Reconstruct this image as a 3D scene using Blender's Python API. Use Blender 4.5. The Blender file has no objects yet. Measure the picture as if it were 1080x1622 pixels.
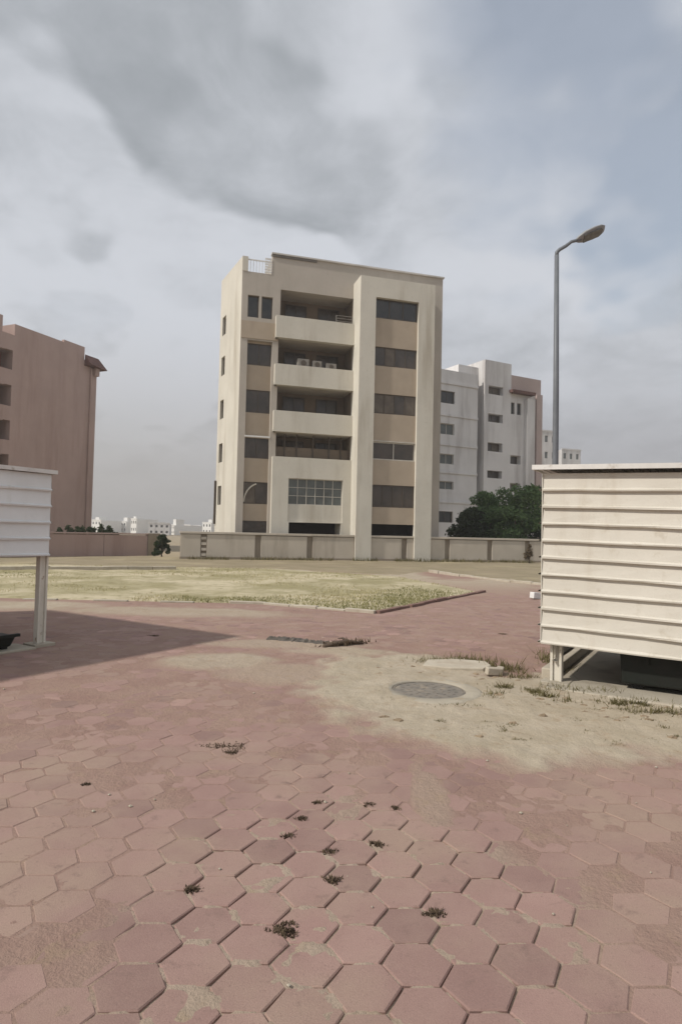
import bpy, math, random
import numpy as np
from mathutils import Matrix, Vector

random.seed(7)
rng = np.random.default_rng(7)
R = math.radians
sc = bpy.context.scene
COL = sc.collection

# ------------------------------------------------------------------ camera
F_PX, W_PX, H_PX, EYE = 1000.0, 1080.0, 1622.0, 1.7
cam_d = bpy.data.cameras.new('camera')
cam_d.sensor_fit = 'VERTICAL'
cam_d.sensor_height = 36.0
cam_d.lens = 36.0 * F_PX / H_PX
cam_d.clip_start = 0.05
cam_d.clip_end = 6000
cam = bpy.data.objects.new('camera', cam_d)
COL.objects.link(cam)
cam.matrix_world = Matrix.Translation((0, 0, EYE)) @ Matrix.Rotation(R(92.0), 4, 'X') @ Matrix.Rotation(R(1.3), 4, 'Z')
sc.camera = cam

# ------------------------------------------------------------------ light
SUN_TO = Vector((-0.900, -0.436, 0.0)).normalized()     # horizontal direction towards the sun
SUN_EL = R(42)
sun_vec = Vector((SUN_TO.x * math.cos(SUN_EL), SUN_TO.y * math.cos(SUN_EL), math.sin(SUN_EL)))
sun_d = bpy.data.lights.new('sun', 'SUN')
sun_d.energy = 3.4
sun_d.angle = R(2.0)
sun_d.color = (1.0, 0.945, 0.86)
sun = bpy.data.objects.new('sun', sun_d)
COL.objects.link(sun)
sun.rotation_euler = sun_vec.to_track_quat('Z', 'Y').to_euler()

world = bpy.data.worlds.new('World')
sc.world = world
world.use_nodes = True
wt = world.node_tree
wt.nodes.clear()


class NT:
    """small helper for node trees"""
    def __init__(self, tree): self.t = tree
    def n(self, typ, **kw):
        nd = self.t.nodes.new(typ)
        for k, v in kw.items():
            if k.startswith('i_'):
                nd.inputs[k[2:].replace('_', ' ')].default_value = v
            else:
                setattr(nd, k, v)
        return nd
    def link(self, a, b): self.t.links.new(a, b)
    def val(self, sock, v):
        if isinstance(v, (int, float, tuple, list)): sock.default_value = v
        else: self.link(v, sock)
    def math(self, op, a, b=0.0, clamp=False):
        nd = self.n('ShaderNodeMath', operation=op, use_clamp=clamp)
        self.val(nd.inputs[0], a); self.val(nd.inputs[1], b)
        return nd.outputs[0]
    def vmath(self, op, a, b=(0, 0, 0)):
        nd = self.n('ShaderNodeVectorMath', operation=op)
        self.val(nd.inputs[0], a); self.val(nd.inputs[1], b)
        return nd.outputs['Value'] if op == 'DOT_PRODUCT' else nd.outputs[0]
    def mix(self, fac, a, b, blend='MIX'):
        nd = self.n('ShaderNodeMix', data_type='RGBA', blend_type=blend)
        self.val(nd.inputs[0], fac)
        self.val(nd.inputs[6], a if not isinstance(a, tuple) else (*a[:3], 1))
        self.val(nd.inputs[7], b if not isinstance(b, tuple) else (*b[:3], 1))
        return nd.outputs[2]
    def rng(self, v, a, b, c=0.0, d=1.0, smooth=True):
        nd = self.n('ShaderNodeMapRange')
        nd.interpolation_type = 'SMOOTHSTEP' if smooth else 'LINEAR'
        self.val(nd.inputs[0], v)
        for i, q in enumerate((a, b, c, d)): nd.inputs[i + 1].default_value = q
        return nd.outputs[0]
    def noise(self, vec, scale, detail=4, rough=0.55, dist=0.0):
        nd = self.n('ShaderNodeTexNoise')
        self.link(vec, nd.inputs['Vector'])
        nd.inputs['Scale'].default_value = scale
        nd.inputs['Detail'].default_value = detail
        nd.inputs['Roughness'].default_value = rough
        nd.inputs['Distortion'].default_value = dist
        return nd.outputs['Fac']


def build_sky():
    g = NT(wt)
    sky = g.n('ShaderNodeTexSky', sky_type='NISHITA')
    sky.sun_disc = False
    sky.sun_elevation = SUN_EL
    sky.sun_rotation = math.atan2(SUN_TO.x, SUN_TO.y)
    sky.air_density = 1.4
    sky.dust_density = 1.0
    tc = g.n('ShaderNodeTexCoord').outputs['Generated']
    sep = g.n('ShaderNodeSeparateXYZ'); g.link(tc, sep.inputs[0])
    dz = g.math('MAXIMUM', sep.outputs[2], 0.0)
    den = g.math('ADD', dz, 0.28)
    inv = g.math('DIVIDE', 1.0, den)
    comb = g.n('ShaderNodeCombineXYZ')
    g.link(g.math('MULTIPLY', sep.outputs[0], inv), comb.inputs[0])
    g.link(g.math('MULTIPLY', sep.outputs[1], inv), comb.inputs[1])
    p = comb.outputs[0]
    warp = g.n('ShaderNodeTexNoise'); g.link(p, warp.inputs['Vector']); warp.inputs['Scale'].default_value = 2.2; warp.inputs['Detail'].default_value = 3
    wv = g.n('ShaderNodeVectorMath', operation='SCALE'); g.link(g.vmath('SUBTRACT', warp.outputs['Color'], (0.5, 0.5, 0.5)), wv.inputs[0]); wv.inputs['Scale'].default_value = 0.26
    p = g.vmath('ADD', p, wv.outputs[0])
    big = g.noise(g.vmath('ADD', p, (0.6, 0.2, 0.0)), 1.25, 5, 0.5)
    p2 = g.vmath('ADD', p, (3.1, 7.7, 1.3))
    mid = g.noise(p2, 3.0, 6, 0.55)
    td = g.n('ShaderNodeVectorMath', operation='SCALE'); g.link(g.vmath('SUBTRACT', warp.outputs['Color'], (0.5, 0.5, 0.5)), td.inputs[0]); td.inputs['Scale'].default_value = 0.20
    tw = g.vmath('ADD', tc, td.outputs[0])

    def blob(c, lo, hi):
        v = Vector(c).normalized()
        return g.rng(g.vmath('DOT_PRODUCT', tw, tuple(v)), lo, hi)
    # cloud bank with its own thin and thick places
    clear = blob((0.26, 0.755, 0.62), 0.955, 0.998)
    clear2 = blob((0.46, 0.77, 0.43), 0.985, 1.005)
    thick = g.math('MAXIMUM', blob((-0.10, 0.84, 0.53), 0.925, 1.01), blob((-0.33, 0.75, 0.57), 0.945, 1.005))
    bright = g.math('MAXIMUM', blob((-0.40, 0.82, 0.42), 0.984, 1.0), blob((-0.24, 0.90, 0.36), 0.984, 1.0))
    bright2 = g.math('MAXIMUM', blob((0.06, 0.80, 0.60), 0.985, 1.0), blob((0.20, 0.85, 0.49), 0.975, 1.0))
    cov = g.math('ADD', g.math('MULTIPLY', big, 0.75), g.math('MULTIPLY', mid, 0.70))
    cov = g.math('SUBTRACT', cov, g.math('MULTIPLY', clear, 0.60))
    cov = g.math('SUBTRACT', cov, g.math('MULTIPLY', clear2, 0.22))
    cov = g.math('ADD', cov, g.math('ADD', g.math('MULTIPLY', thick, 0.30), g.math('MULTIPLY', bright2, 0.18)))
    cover = g.rng(cov, 0.12, 0.74)
    cover = g.math('ADD', g.math('MULTIPLY', cover, 0.52), 0.48)
    # grey (thick) against white (thin, lit) cloud
    dark = g.math('ADD', g.math('MULTIPLY', big, 0.75), g.math('MULTIPLY', mid, 0.65))
    dark = g.math('ADD', dark, g.math('MULTIPLY', thick, 0.40))
    dark = g.math('SUBTRACT', dark, g.math('MULTIPLY', bright, 0.44))
    dark = g.math('SUBTRACT', dark, g.math('MULTIPLY', bright2, 0.30))
    fin = g.noise(p2, 7.0, 7, 0.6)
    dark = g.math('ADD', dark, g.math('MULTIPLY', g.math('SUBTRACT', fin, 0.5), 0.60))
    dk = g.rng(dark, 0.42, 1.32)
    K = 10.0
    ccol = g.mix(dk, (0.635 * K, 0.66 * K, 0.71 * K), (0.335 * K, 0.36 * K, 0.39 * K))
    col = g.mix(cover, sky.outputs[0], ccol)
    # hazy band over the horizon
    hz = g.rng(sep.outputs[2], 0.0, 0.34, 0.88, 0.0)
    hcol = g.mix(g.rng(sep.outputs[0], -0.4, 0.4), (0.455 * K, 0.43 * K, 0.405 * K), (0.385 * K, 0.375 * K, 0.385 * K))
    col = g.mix(hz, col, hcol)
    bg = g.n('ShaderNodeBackground')
    g.link(col, bg.inputs[0])
    bg.inputs[1].default_value = 0.1
    out = g.n('ShaderNodeOutputWorld')
    g.link(bg.outputs[0], out.inputs[0])


build_sky()
vs = sc.view_settings
vs.view_transform = 'Standard'
vs.look = 'None'
vs.exposure = 0.0
vs.gamma = 1.0
vs.use_curve_mapping = False
sc.cycles.use_denoising = True
sc.cycles.max_bounces = 6

# ------------------------------------------------------------------ helpers
def px_dir(x, y):
    d = cam.matrix_world.to_3x3() @ Vector(((x - W_PX / 2) / F_PX, -(y - H_PX / 2) / F_PX, -1.0))
    return d


def on_ground(x, y, z=0.0):
    d = px_dir(x, y)
    t = (z - EYE) / d.z
    return Vector((d.x * t, d.y * t, z))


def at_depth(x, y, Y):
    d = px_dir(x, y)
    t = Y / d.y
    return Vector((d.x * t, Y, EYE + d.z * t))


def fade(t): return t * t * (3 - 2 * t)


def vnoise(x, y, seed=0):
    xi = np.floor(x).astype(np.int64); yi = np.floor(y).astype(np.int64)
    fx = fade(x - xi); fy = fade(y - yi)
    def h(a, b):
        n = (a * 374761393 + b * 668265263 + seed * 974711) & 0xFFFFFFFF
        n = ((n ^ (n >> 13)) * 1274126177) & 0xFFFFFFFF
        return ((n ^ (n >> 16)) & 0xFFFF) / 65535.0
    a = h(xi, yi); b = h(xi + 1, yi); c = h(xi, yi + 1); d = h(xi + 1, yi + 1)
    return (a * (1 - fx) + b * fx) * (1 - fy) + (c * (1 - fx) + d * fx) * fy


def fbm(x, y, octv=4, seed=0):
    s = 0; a = 0.5; tot = 0
    for i in range(octv):
        s = s + a * vnoise(x * 2 ** i, y * 2 ** i, seed + i * 17); tot += a; a *= 0.5
    return s / tot


MATS = {}


def material(name, col, col2=None, scale=1.5, rough=0.85, bump=0.0, bscale=40.0, dirt=None, dscale=0.5,
             dlo=0.5, dhi=0.75, streak=False, metal=0.0, spec=0.3, attr=None, fine=0.0, spots=None):
    if name in MATS: return MATS[name]
    m = bpy.data.materials.new(name)
    m.use_nodes = True
    g = NT(m.node_tree)
    bs = m.node_tree.nodes['Principled BSDF']
    geo = g.n('ShaderNodeNewGeometry').outputs['Position']
    c = col
    if col2 is not None:
        nz = g.noise(geo, scale, 6, 0.6)
        c = g.mix(g.rng(nz, 0.32, 0.68), col, col2)
    if attr:
        at = g.n('ShaderNodeAttribute', attribute_name=attr)
        hs = g.n('ShaderNodeHueSaturation')
        g.val(hs.inputs['Color'], c if not isinstance(c, tuple) else (*c, 1))
        g.link(g.rng(at.outputs['Fac'], 0, 1, 0.74, 1.22, False), hs.inputs['Value'])
        c = hs.outputs[0]
    if dirt is not None:
        vec = geo
        if streak:
            mp = g.n('ShaderNodeMapping'); g.link(geo, mp.inputs[0])
            mp.inputs['Scale'].default_value = (1, 1, 0.12)
            vec = mp.outputs[0]
        dz = g.noise(vec, dscale, 7, 0.62)
        c = g.mix(g.rng(dz, dlo, dhi), c, dirt)
    if spots is not None:
        sz = g.noise(geo, 7.0, 6, 0.66, 0.3)
        c = g.mix(g.rng(sz, 0.56, 0.74, 0, 0.75), c, spots)
        sz2 = g.noise(geo, 55.0, 4, 0.6)
        c = g.mix(g.rng(sz2, 0.60, 0.72, 0, 0.6), c, spots)
    if fine:
        fz = g.noise(geo, 160.0, 3, 0.6)
        hs = g.n('ShaderNodeHueSaturation')
        g.val(hs.inputs['Color'], c if not isinstance(c, tuple) else (*c, 1))
        g.link(g.rng(fz, 0.25, 0.75, 1 - fine, 1 + fine, False), hs.inputs['Value'])
        c = hs.outputs[0]
    g.val(bs.inputs['Base Color'], c if not isinstance(c, tuple) else (*c, 1))
    bs.inputs['Roughness'].default_value = rough
    bs.inputs['Metallic'].default_value = metal
    bs.inputs['Specular IOR Level'].default_value = spec
    if bump:
        bz = g.noise(geo, bscale, 5, 0.6)
        bn = g.n('ShaderNodeBump')
        bn.inputs['Strength'].default_value = 1.0
        bn.inputs['Distance'].default_value = bump
        g.link(bz, bn.inputs['Height'])
        g.link(bn.outputs[0], bs.inputs['Normal'])
    MATS[name] = m
    return m


class MB:
    def __init__(self, T=None):
        self.v = []; self.f = []; self.T = T; self.shear = 0.0; self.tone = []
    def P(self, p):
        p = Vector((p[0], p[1], p[2] + self.shear * p[0]))
        return tuple(self.T @ p) if self.T is not None else tuple(p)
    def poly(self, pts):
        i = len(self.v)
        self.v += [self.P(p) for p in pts]
        self.f.append(tuple(range(i, i + len(pts))))
        return self
    def box(self, x0, x1, y0, y1, z0, z1):
        i = len(self.v)
        self.v += [self.P(p) for p in ((x0, y0, z0), (x1, y0, z0), (x1, y1, z0), (x0, y1, z0),
                                       (x0, y0, z1), (x1, y0, z1), (x1, y1, z1), (x0, y1, z1))]
        self.f += [tuple(i + k for k in q) for q in ((0, 3, 2, 1), (4, 5, 6, 7), (0, 1, 5, 4), (1, 2, 6, 5), (2, 3, 7, 6), (3, 0, 4, 7))]
        return self
    def prism(self, poly, z0, z1):
        n = len(poly); i = len(self.v)
        self.v += [self.P((p[0], p[1], z0)) for p in poly] + [self.P((p[0], p[1], z1)) for p in poly]
        self.f.append(tuple(i + k for k in range(n - 1, -1, -1)))
        self.f.append(tuple(i + n + k for k in range(n)))
        for k in range(n):
            q = (k + 1) % n
            self.f.append((i + k, i + q, i + n + q, i + n + k))
        return self
    def tube(self, pts, rad, n=10, cap=True):
        pts = [Vector(p) for p in pts]
        if not isinstance(rad, (list, tuple)): rad = [rad] * len(pts)
        rings = []
        for k, p in enumerate(pts):
            d = (pts[min(k + 1, len(pts) - 1)] - pts[max(k - 1, 0)]).normalized()
            a = d.cross(Vector((0.13, 0.9, 0.31)) if abs(d.y) < 0.9 else Vector((1, 0, 0))).normalized()
            b = d.cross(a)
            r0 = len(self.v)
            for j in range(n):
                t = 2 * math.pi * j / n
                self.v.append(self.P(p + (a * math.cos(t) + b * math.sin(t)) * rad[k]))
            rings.append(r0)
        for k in range(len(rings) - 1):
            for j in range(n):
                q = (j + 1) % n
                self.f.append((rings[k] + j, rings[k] + q, rings[k + 1] + q, rings[k + 1] + j))
        if cap:
            self.f.append(tuple(rings[0] + j for j in range(n - 1, -1, -1)))
            self.f.append(tuple(rings[-1] + j for j in range(n)))
        return self
    def lathe(self, prof, cx=0, cy=0, n=32, jit=0.0):
        rings = []
        for (r, z) in prof:
            i = len(self.v)
            for j in range(n):
                t = 2 * math.pi * j / n
                rr = r * (1 + jit * (random.random() - 0.5))
                self.v.append(self.P((cx + rr * math.cos(t), cy + rr * math.sin(t), z)))
            rings.append(i)
        for k in range(len(rings) - 1):
            for j in range(n):
                q = (j + 1) % n
                self.f.append((rings[k] + j, rings[k] + q, rings[k + 1] + q, rings[k + 1] + j))
        self.f.append(tuple(rings[-1] + j for j in range(n)))
        return self
    def facade(self, u0, u1, z0, z1, v, holes, depth):
        """a wall face at depth v looking to -v, with rectangular openings and their reveals"""
        us = sorted({u0, u1, *[h[0] for h in holes], *[h[1] for h in holes]})
        zs = sorted({z0, z1, *[h[2] for h in holes], *[h[3] for h in holes]})
        us = [a for a in us if u0 <= a <= u1]; zs = [a for a in zs if z0 <= a <= z1]
        for a, b in zip(us, us[1:]):
            for c, d in zip(zs, zs[1:]):
                mu, mz = (a + b) / 2, (c + d) / 2
                if any(h[0] < mu < h[1] and h[2] < mz < h[3] for h in holes): continue
                self.poly([(a, v, c), (b, v, c), (b, v, d), (a, v, d)])
        for h in holes:
            a, b, c, d = h[:4]
            w = v + (h[4] if len(h) > 4 else depth)
            self.poly([(a, v, c), (a, v, d), (a, w, d), (a, w, c)])
            self.poly([(b, v, c), (b, w, c), (b, w, d), (b, v, d)])
            self.poly([(a, v, d), (b, v, d), (b, w, d), (a, w, d)])
            self.poly([(a, v, c), (a, w, c), (b, w, c), (b, v, c)])
        return self
    def mesh(self, name):
        me = bpy.data.meshes.new(name)
        me.from_pydata(self.v, [], self.f)
        me.update()
        return me
    def build(self, name, mat, parent=None, smooth=False, bevel=0.0, loc=None):
        me = self.mesh(name)
        if smooth:
            for p in me.polygons: p.use_smooth = True
        return link(name, me, mat, parent, bevel, loc)


def link(name, me, mat, parent=None, bevel=0.0, loc=None):
    o = bpy.data.objects.new(name, me)
    COL.objects.link(o)
    if mat is not None and not me.materials: me.materials.append(mat)
    if parent is not None: o.parent = parent
    if loc is not None: o.location = loc
    if bevel:
        b = o.modifiers.new('bevel', 'BEVEL'); b.width = bevel; b.segments = 2; b.limit_method = 'ANGLE'
    return o


def np_mesh(name, verts, faces):
    me = bpy.data.meshes.new(name)
    verts = np.asarray(verts, np.float32); faces = np.asarray(faces, np.int32)
    nf, k = faces.shape
    me.vertices.add(len(verts)); me.vertices.foreach_set('co', verts.ravel())
    me.loops.add(nf * k); me.loops.foreach_set('vertex_index', faces.ravel())
    me.polygons.add(nf)
    me.polygons.foreach_set('loop_start', np.arange(0, nf * k, k, dtype=np.int32))
    me.polygons.foreach_set('loop_total', np.full(nf, k, np.int32))
    me.update(calc_edges=True)
    return me


def tag(o, label=None, cat=None, group=None, kind=None):
    if label: o['label'] = label
    if cat: o['category'] = cat
    if group: o['group'] = group
    if kind: o['kind'] = kind
    return o


def thing(name, label, cat, loc=(0, 0, 0), rz=0.0, group=None):
    o = bpy.data.objects.new(name, None)
    o.empty_display_size = 0.2
    COL.objects.link(o)
    o.location = loc; o.rotation_euler = (0, 0, rz)
    return tag(o, label, cat, group)


def in_poly(x, y, poly):
    c = np.zeros(np.shape(x), bool)
    n = len(poly)
    for i in range(n):
        x0, y0 = poly[i]; x1, y1 = poly[(i + 1) % n]
        if y0 == y1: continue
        c ^= ((y0 > y) != (y1 > y)) & (x < (x1 - x0) * (y - y0) / (y1 - y0) + x0)
    return c


def dist_poly(x, y, poly, closed=True):
    d = np.full(np.shape(x), 1e9)
    n = len(poly)
    for i in range(n if closed else n - 1):
        ax, ay = poly[i]; bx, by = poly[(i + 1) % n]
        L = (bx - ax) ** 2 + (by - ay) ** 2
        t = np.clip(((x - ax) * (bx - ax) + (y - ay) * (by - ay)) / L, 0, 1)
        d = np.minimum(d, np.hypot(x - ax - t * (bx - ax), y - ay - t * (by - ay)))
    return d


def sstep(a, b, x):
    t = np.clip((x - a) / (b - a), 0, 1)
    return t * t * (3 - 2 * t)


# ------------------------------------------------------------------ materials
PINK = (0.305, 0.190, 0.160)
M_paver = material('paver_concrete', (0.285, 0.180, 0.156), (0.318, 0.208, 0.178), 3.0, 0.94, 0.0022, 150, (0.325, 0.232, 0.182), 0.8, 0.42, 0.68, attr='tone', fine=0.12, spots=(0.185, 0.125, 0.105))
M_ground = material('far_earth', (0.36, 0.29, 0.20), (0.30, 0.25, 0.17), 0.2, 0.95, 0.01, 12)
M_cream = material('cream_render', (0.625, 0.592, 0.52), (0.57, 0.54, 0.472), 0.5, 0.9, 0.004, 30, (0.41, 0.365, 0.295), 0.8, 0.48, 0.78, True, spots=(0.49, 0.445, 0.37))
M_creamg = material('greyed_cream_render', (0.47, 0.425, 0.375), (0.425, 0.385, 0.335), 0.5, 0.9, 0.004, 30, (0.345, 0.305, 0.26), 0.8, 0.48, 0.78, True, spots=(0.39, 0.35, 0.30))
M_tan = material('tan_render', (0.44, 0.365, 0.285), (0.40, 0.33, 0.255), 0.8, 0.9, 0.003, 30, (0.32, 0.26, 0.20), 0.7, 0.52, 0.8, True)
M_pinkw = material('pink_render', (0.42, 0.31, 0.278), (0.38, 0.28, 0.25), 0.35, 0.92, 0.003, 25, (0.31, 0.215, 0.185), 0.6, 0.46, 0.78, True, spots=(0.36, 0.25, 0.22))
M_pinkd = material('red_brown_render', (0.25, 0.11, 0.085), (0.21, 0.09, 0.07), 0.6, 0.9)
M_white = material('white_render', (0.68, 0.665, 0.655), (0.61, 0.595, 0.585), 0.3, 0.9, 0.002, 25, (0.40, 0.375, 0.365), 0.6, 0.46, 0.78, True)
M_whitecity = material('bright_white_render', (0.80, 0.79, 0.76), (0.74, 0.72, 0.69), 0.1, 0.9)
M_wallc = material('boundary_wall_render', (0.53, 0.475, 0.40), (0.475, 0.425, 0.355), 0.7, 0.92, 0.003, 30, (0.31, 0.265, 0.21), 0.8, 0.5, 0.75, True)
M_wallg = material('boundary_wall_core', (0.30, 0.255, 0.20), (0.25, 0.21, 0.165), 0.9, 0.93)
M_glass = material('dark_window_glass', (0.022, 0.024, 0.026), (0.045, 0.042, 0.040), 1.3, 0.14, spec=0.5)
M_glassb = material('brown_window_glass', (0.080, 0.064, 0.052), (0.045, 0.038, 0.032), 0.9, 0.22, spec=0.5)
M_glassg = material('grey_green_window_glass', (0.12, 0.135, 0.13), (0.09, 0.095, 0.09), 1.1, 0.22, spec=0.5)
M_curtain = material('drawn_curtain_glass', (0.15, 0.125, 0.10), (0.11, 0.09, 0.072), 2.5, 0.35)
M_frame = material('brown_window_frame', (0.10, 0.08, 0.062), (0.08, 0.065, 0.05), 3, 0.5)
M_framew = material('pale_window_frame', (0.55, 0.52, 0.46), (0.48, 0.45, 0.40), 3, 0.5)
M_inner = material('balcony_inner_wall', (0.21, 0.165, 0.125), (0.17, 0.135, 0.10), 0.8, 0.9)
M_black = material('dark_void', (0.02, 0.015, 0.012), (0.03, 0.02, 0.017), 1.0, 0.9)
M_rail = material('white_paint', (0.75, 0.74, 0.72), (0.66, 0.65, 0.63), 4, 0.5)
M_coping = material('roof_coping', (0.62, 0.60, 0.57), (0.5, 0.48, 0.45), 1, 0.85)
M_copingd = material('coping_shadow_paint', (0.20, 0.18, 0.165), (0.16, 0.145, 0.13), 1, 0.9)  # dark tone for the shade painted below the coping
M_clad = material('cream_sheet_metal', (0.63, 0.595, 0.525), (0.585, 0.55, 0.48), 1.7, 0.55, 0.004, 4, (0.46, 0.40, 0.315), 2.2, 0.52, 0.80, True, spec=0.3, spots=(0.50, 0.45, 0.37))
M_cladw = material('white_sheet_metal', (0.74, 0.745, 0.74), (0.68, 0.68, 0.67), 1.7, 0.55, 0.004, 4, (0.55, 0.52, 0.47), 3.0, 0.60, 0.85, True, spec=0.4)
M_roofsheet = material('white_roof_sheet', (0.70, 0.68, 0.65), (0.60, 0.58, 0.55), 3, 0.5, 0.002, 8, (0.40, 0.35, 0.29), 5, 0.58, 0.75)
M_post = material('painted_steel_post', (0.70, 0.66, 0.58), (0.62, 0.58, 0.50), 4, 0.5, 0.001, 30, (0.28, 0.17, 0.09), 9, 0.60, 0.72)
M_conc = material('weathered_concrete', (0.42, 0.375, 0.30), (0.36, 0.32, 0.255), 2.5, 0.93, 0.003, 60, (0.27, 0.235, 0.18), 1.7, 0.5, 0.75, fine=0.12)
M_concp = material('pale_concrete', (0.48, 0.43, 0.35), (0.42, 0.37, 0.295), 4.5, 0.93, 0.003, 60, (0.36, 0.30, 0.23), 2.7, 0.5, 0.75, fine=0.12)
M_concr = material('red_kerb_concrete', (0.22, 0.135, 0.11), (0.18, 0.11, 0.09), 4.5, 0.93, 0.003, 60)
M_iron = material('dusty_cast_iron', (0.17, 0.155, 0.135), (0.235, 0.205, 0.17), 9, 0.75, 0.001, 120, (0.36, 0.30, 0.225), 5, 0.55, 0.72)
M_pole = material('galvanised_steel', (0.17, 0.18, 0.195), (0.14, 0.15, 0.165), 3, 0.5, metal=0.1)
M_lamp = material('lamp_grey_plastic', (0.30, 0.31, 0.32), (0.26, 0.27, 0.28), 6, 0.45)
M_lens = material('lamp_lens', (0.10, 0.105, 0.11), (0.16, 0.165, 0.17), 12, 0.25, spec=0.6)
M_bin = material('dark_green_bin_steel', (0.012, 0.015, 0.012), (0.016, 0.015, 0.013), 4, 0.55)
M_rubber = material('black_rubber', (0.02, 0.02, 0.02), (0.03, 0.03, 0.03), 6, 0.8)
M_weedd = material('dark_dead_weed', (0.085, 0.060, 0.042), (0.13, 0.095, 0.06), 25, 0.95)
M_rag = material('dark_crumpled_sheet', (0.085, 0.075, 0.066), (0.14, 0.12, 0.10), 6, 0.85)
M_bark = material('bark', (0.12, 0.085, 0.06), (0.08, 0.06, 0.045), 9, 0.95)
M_tile = material('red_brown_roof_tile', (0.16, 0.085, 0.07), (0.12, 0.065, 0.055), 2, 0.9)


def foliage_material(name, a, b, scale=0.6):
    if name in MATS: return MATS[name]
    m = bpy.data.materials.new(name); m.use_nodes = True
    g = NT(m.node_tree)
    bs = m.node_tree.nodes['Principled BSDF']
    geo = g.n('ShaderNodeNewGeometry')
    nz = g.noise(geo.outputs['Position'], scale, 3)
    c = g.mix(g.rng(g.math('ADD', g.math('MULTIPLY', nz, 0.6), g.math('MULTIPLY', geo.outputs['Random Per Island'], 0.4)), 0.25, 0.72), a, b)
    g.link(c, bs.inputs['Base Color'])
    bs.inputs['Roughness'].default_value = 0.75
    bs.inputs['Specular IOR Level'].default_value = 0.15
    tr = g.n('ShaderNodeBsdfTranslucent'); g.link(c, tr.inputs[0])
    mx = g.n('ShaderNodeMixShader'); mx.inputs[0].default_value = 0.25
    g.link(bs.outputs[0], mx.inputs[1]); g.link(tr.outputs[0], mx.inputs[2])
    g.link(mx.outputs[0], m.node_tree.nodes['Material Output'].inputs[0])
    MATS[name] = m
    return m


M_leaf = foliage_material('dark_green_leaves', (0.095, 0.155, 0.060), (0.170, 0.250, 0.105))
M_leafd = foliage_material('very_dark_leaves', (0.034, 0.050, 0.024), (0.066, 0.088, 0.042))
M_grass = foliage_material('dry_yellow_grass', (0.37, 0.32, 0.17), (0.50, 0.445, 0.26), 0.5)
M_grassg = foliage_material('olive_grass', (0.15, 0.155, 0.055), (0.27, 0.25, 0.10), 0.5)
M_weed = foliage_material('brown_weed', (0.115, 0.10, 0.045), (0.20, 0.175, 0.085), 1.5)


def sand_material():
    m = bpy.data.materials.new('sand'); m.use_nodes = True
    g = NT(m.node_tree); bs = m.node_tree.nodes['Principled BSDF']
    geo = g.n('ShaderNodeNewGeometry').outputs['Position']
    at = g.n('ShaderNodeAttribute', attribute_name='beige').outputs['Fac']
    n1 = g.noise(geo, 1.7, 6, 0.6); n2 = g.noise(geo, 14, 5, 0.65)
    a = g.mix(g.rng(n1, 0.35, 0.65), (0.292, 0.190, 0.157), (0.330, 0.226, 0.182))
    b = g.mix(g.rng(n1, 0.35, 0.65), (0.445, 0.382, 0.295), (0.39, 0.33, 0.245))
    c = g.mix(at, a, b)
    c = g.mix(g.rng(n2, 0.58, 0.80, 0, 0.6), c, (0.25, 0.19, 0.12))
    n3 = g.noise(geo, 5.0, 6, 0.66, 0.4)
    c = g.mix(g.rng(n3, 0.52, 0.72, 0, 0.55), c, (0.33, 0.245, 0.165))
    c = g.mix(g.rng(g.noise(geo, 90.0, 3, 0.6), 0.6, 0.75, 0, 0.6), c, (0.20, 0.155, 0.11))
    g.link(c, bs.inputs['Base Color'])
    bs.inputs['Roughness'].default_value = 0.96
    bs.inputs['Specular IOR Level'].default_value = 0.15
    bz = g.math('ADD', g.noise(geo, 48, 6, 0.72), g.math('MULTIPLY', g.noise(geo, 11, 5, 0.65), 2.0))
    bn = g.n('ShaderNodeBump'); bn.inputs['Distance'].default_value = 0.011
    g.link(bz, bn.inputs['Height']); g.link(bn.outputs[0], bs.inputs['Normal'])
    return m


def soil_material():
    m = bpy.data.materials.new('plot_soil'); m.use_nodes = True
    g = NT(m.node_tree); bs = m.node_tree.nodes['Principled BSDF']
    geo = g.n('ShaderNodeNewGeometry').outputs['Position']
    n1 = g.noise(geo, 0.35, 6, 0.6); n2 = g.noise(geo, 3.0, 6, 0.65)
    c = g.mix(g.rng(n1, 0.38, 0.62), (0.55, 0.48, 0.335), (0.335, 0.295, 0.17))
    c = g.mix(g.rng(n2, 0.48, 0.72, 0, 0.75), c, (0.24, 0.205, 0.115))
    g.link(c, bs.inputs['Base Color']); bs.inputs['Roughness'].default_value = 0.97
    bs.inputs['Specular IOR Level'].default_value = 0.1
    bn = g.n('ShaderNodeBump'); bn.inputs['Distance'].default_value = 0.03
    g.link(g.noise(geo, 20, 5, 0.7), bn.inputs['Height']); g.link(bn.outputs[0], bs.inputs['Normal'])
    return m


M_sand = sand_material()
M_soil = soil_material()

# ------------------------------------------------------------------ ground
mb = MB()
mb.poly([(-3000, -600, -0.09), (3000, -600, -0.09), (3000, 5000, -0.09), (-3000, 5000, -0.09)])
tag(mb.build('ground', M_ground), 'bare sandy earth reaching to the far houses', 'ground', kind='structure')

PLOT = [(-34, 14.3), (-8.0, 14.9), (-1.74, 14.95), (0.77, 13.69), (4.46, 19.64), (2.6, 26.0), (-3.0, 29.5), (-34, 27.0)]
SAND = [(-0.42, 6.7), (0.05, 8.9), (1.35, 9.0), (2.42, 7.9), (4.2, 6.9), (5.0, 5.0), (2.9, 4.95), (2.05, 4.66), (1.26, 4.68), (0.70, 5.25), (0.12, 6.0)]
MANHOLE = (1.0, 6.95)
RS = Matrix.Translation((2.43, 7.43, 0)) @ Matrix.Rotation(R(-31), 4, 'Z')      # right shed frame
LS = Matrix.Translation((-4.20, 9.08, 0)) @ Matrix.Rotation(R(58), 4, 'Z')       # left shed frame


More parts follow.
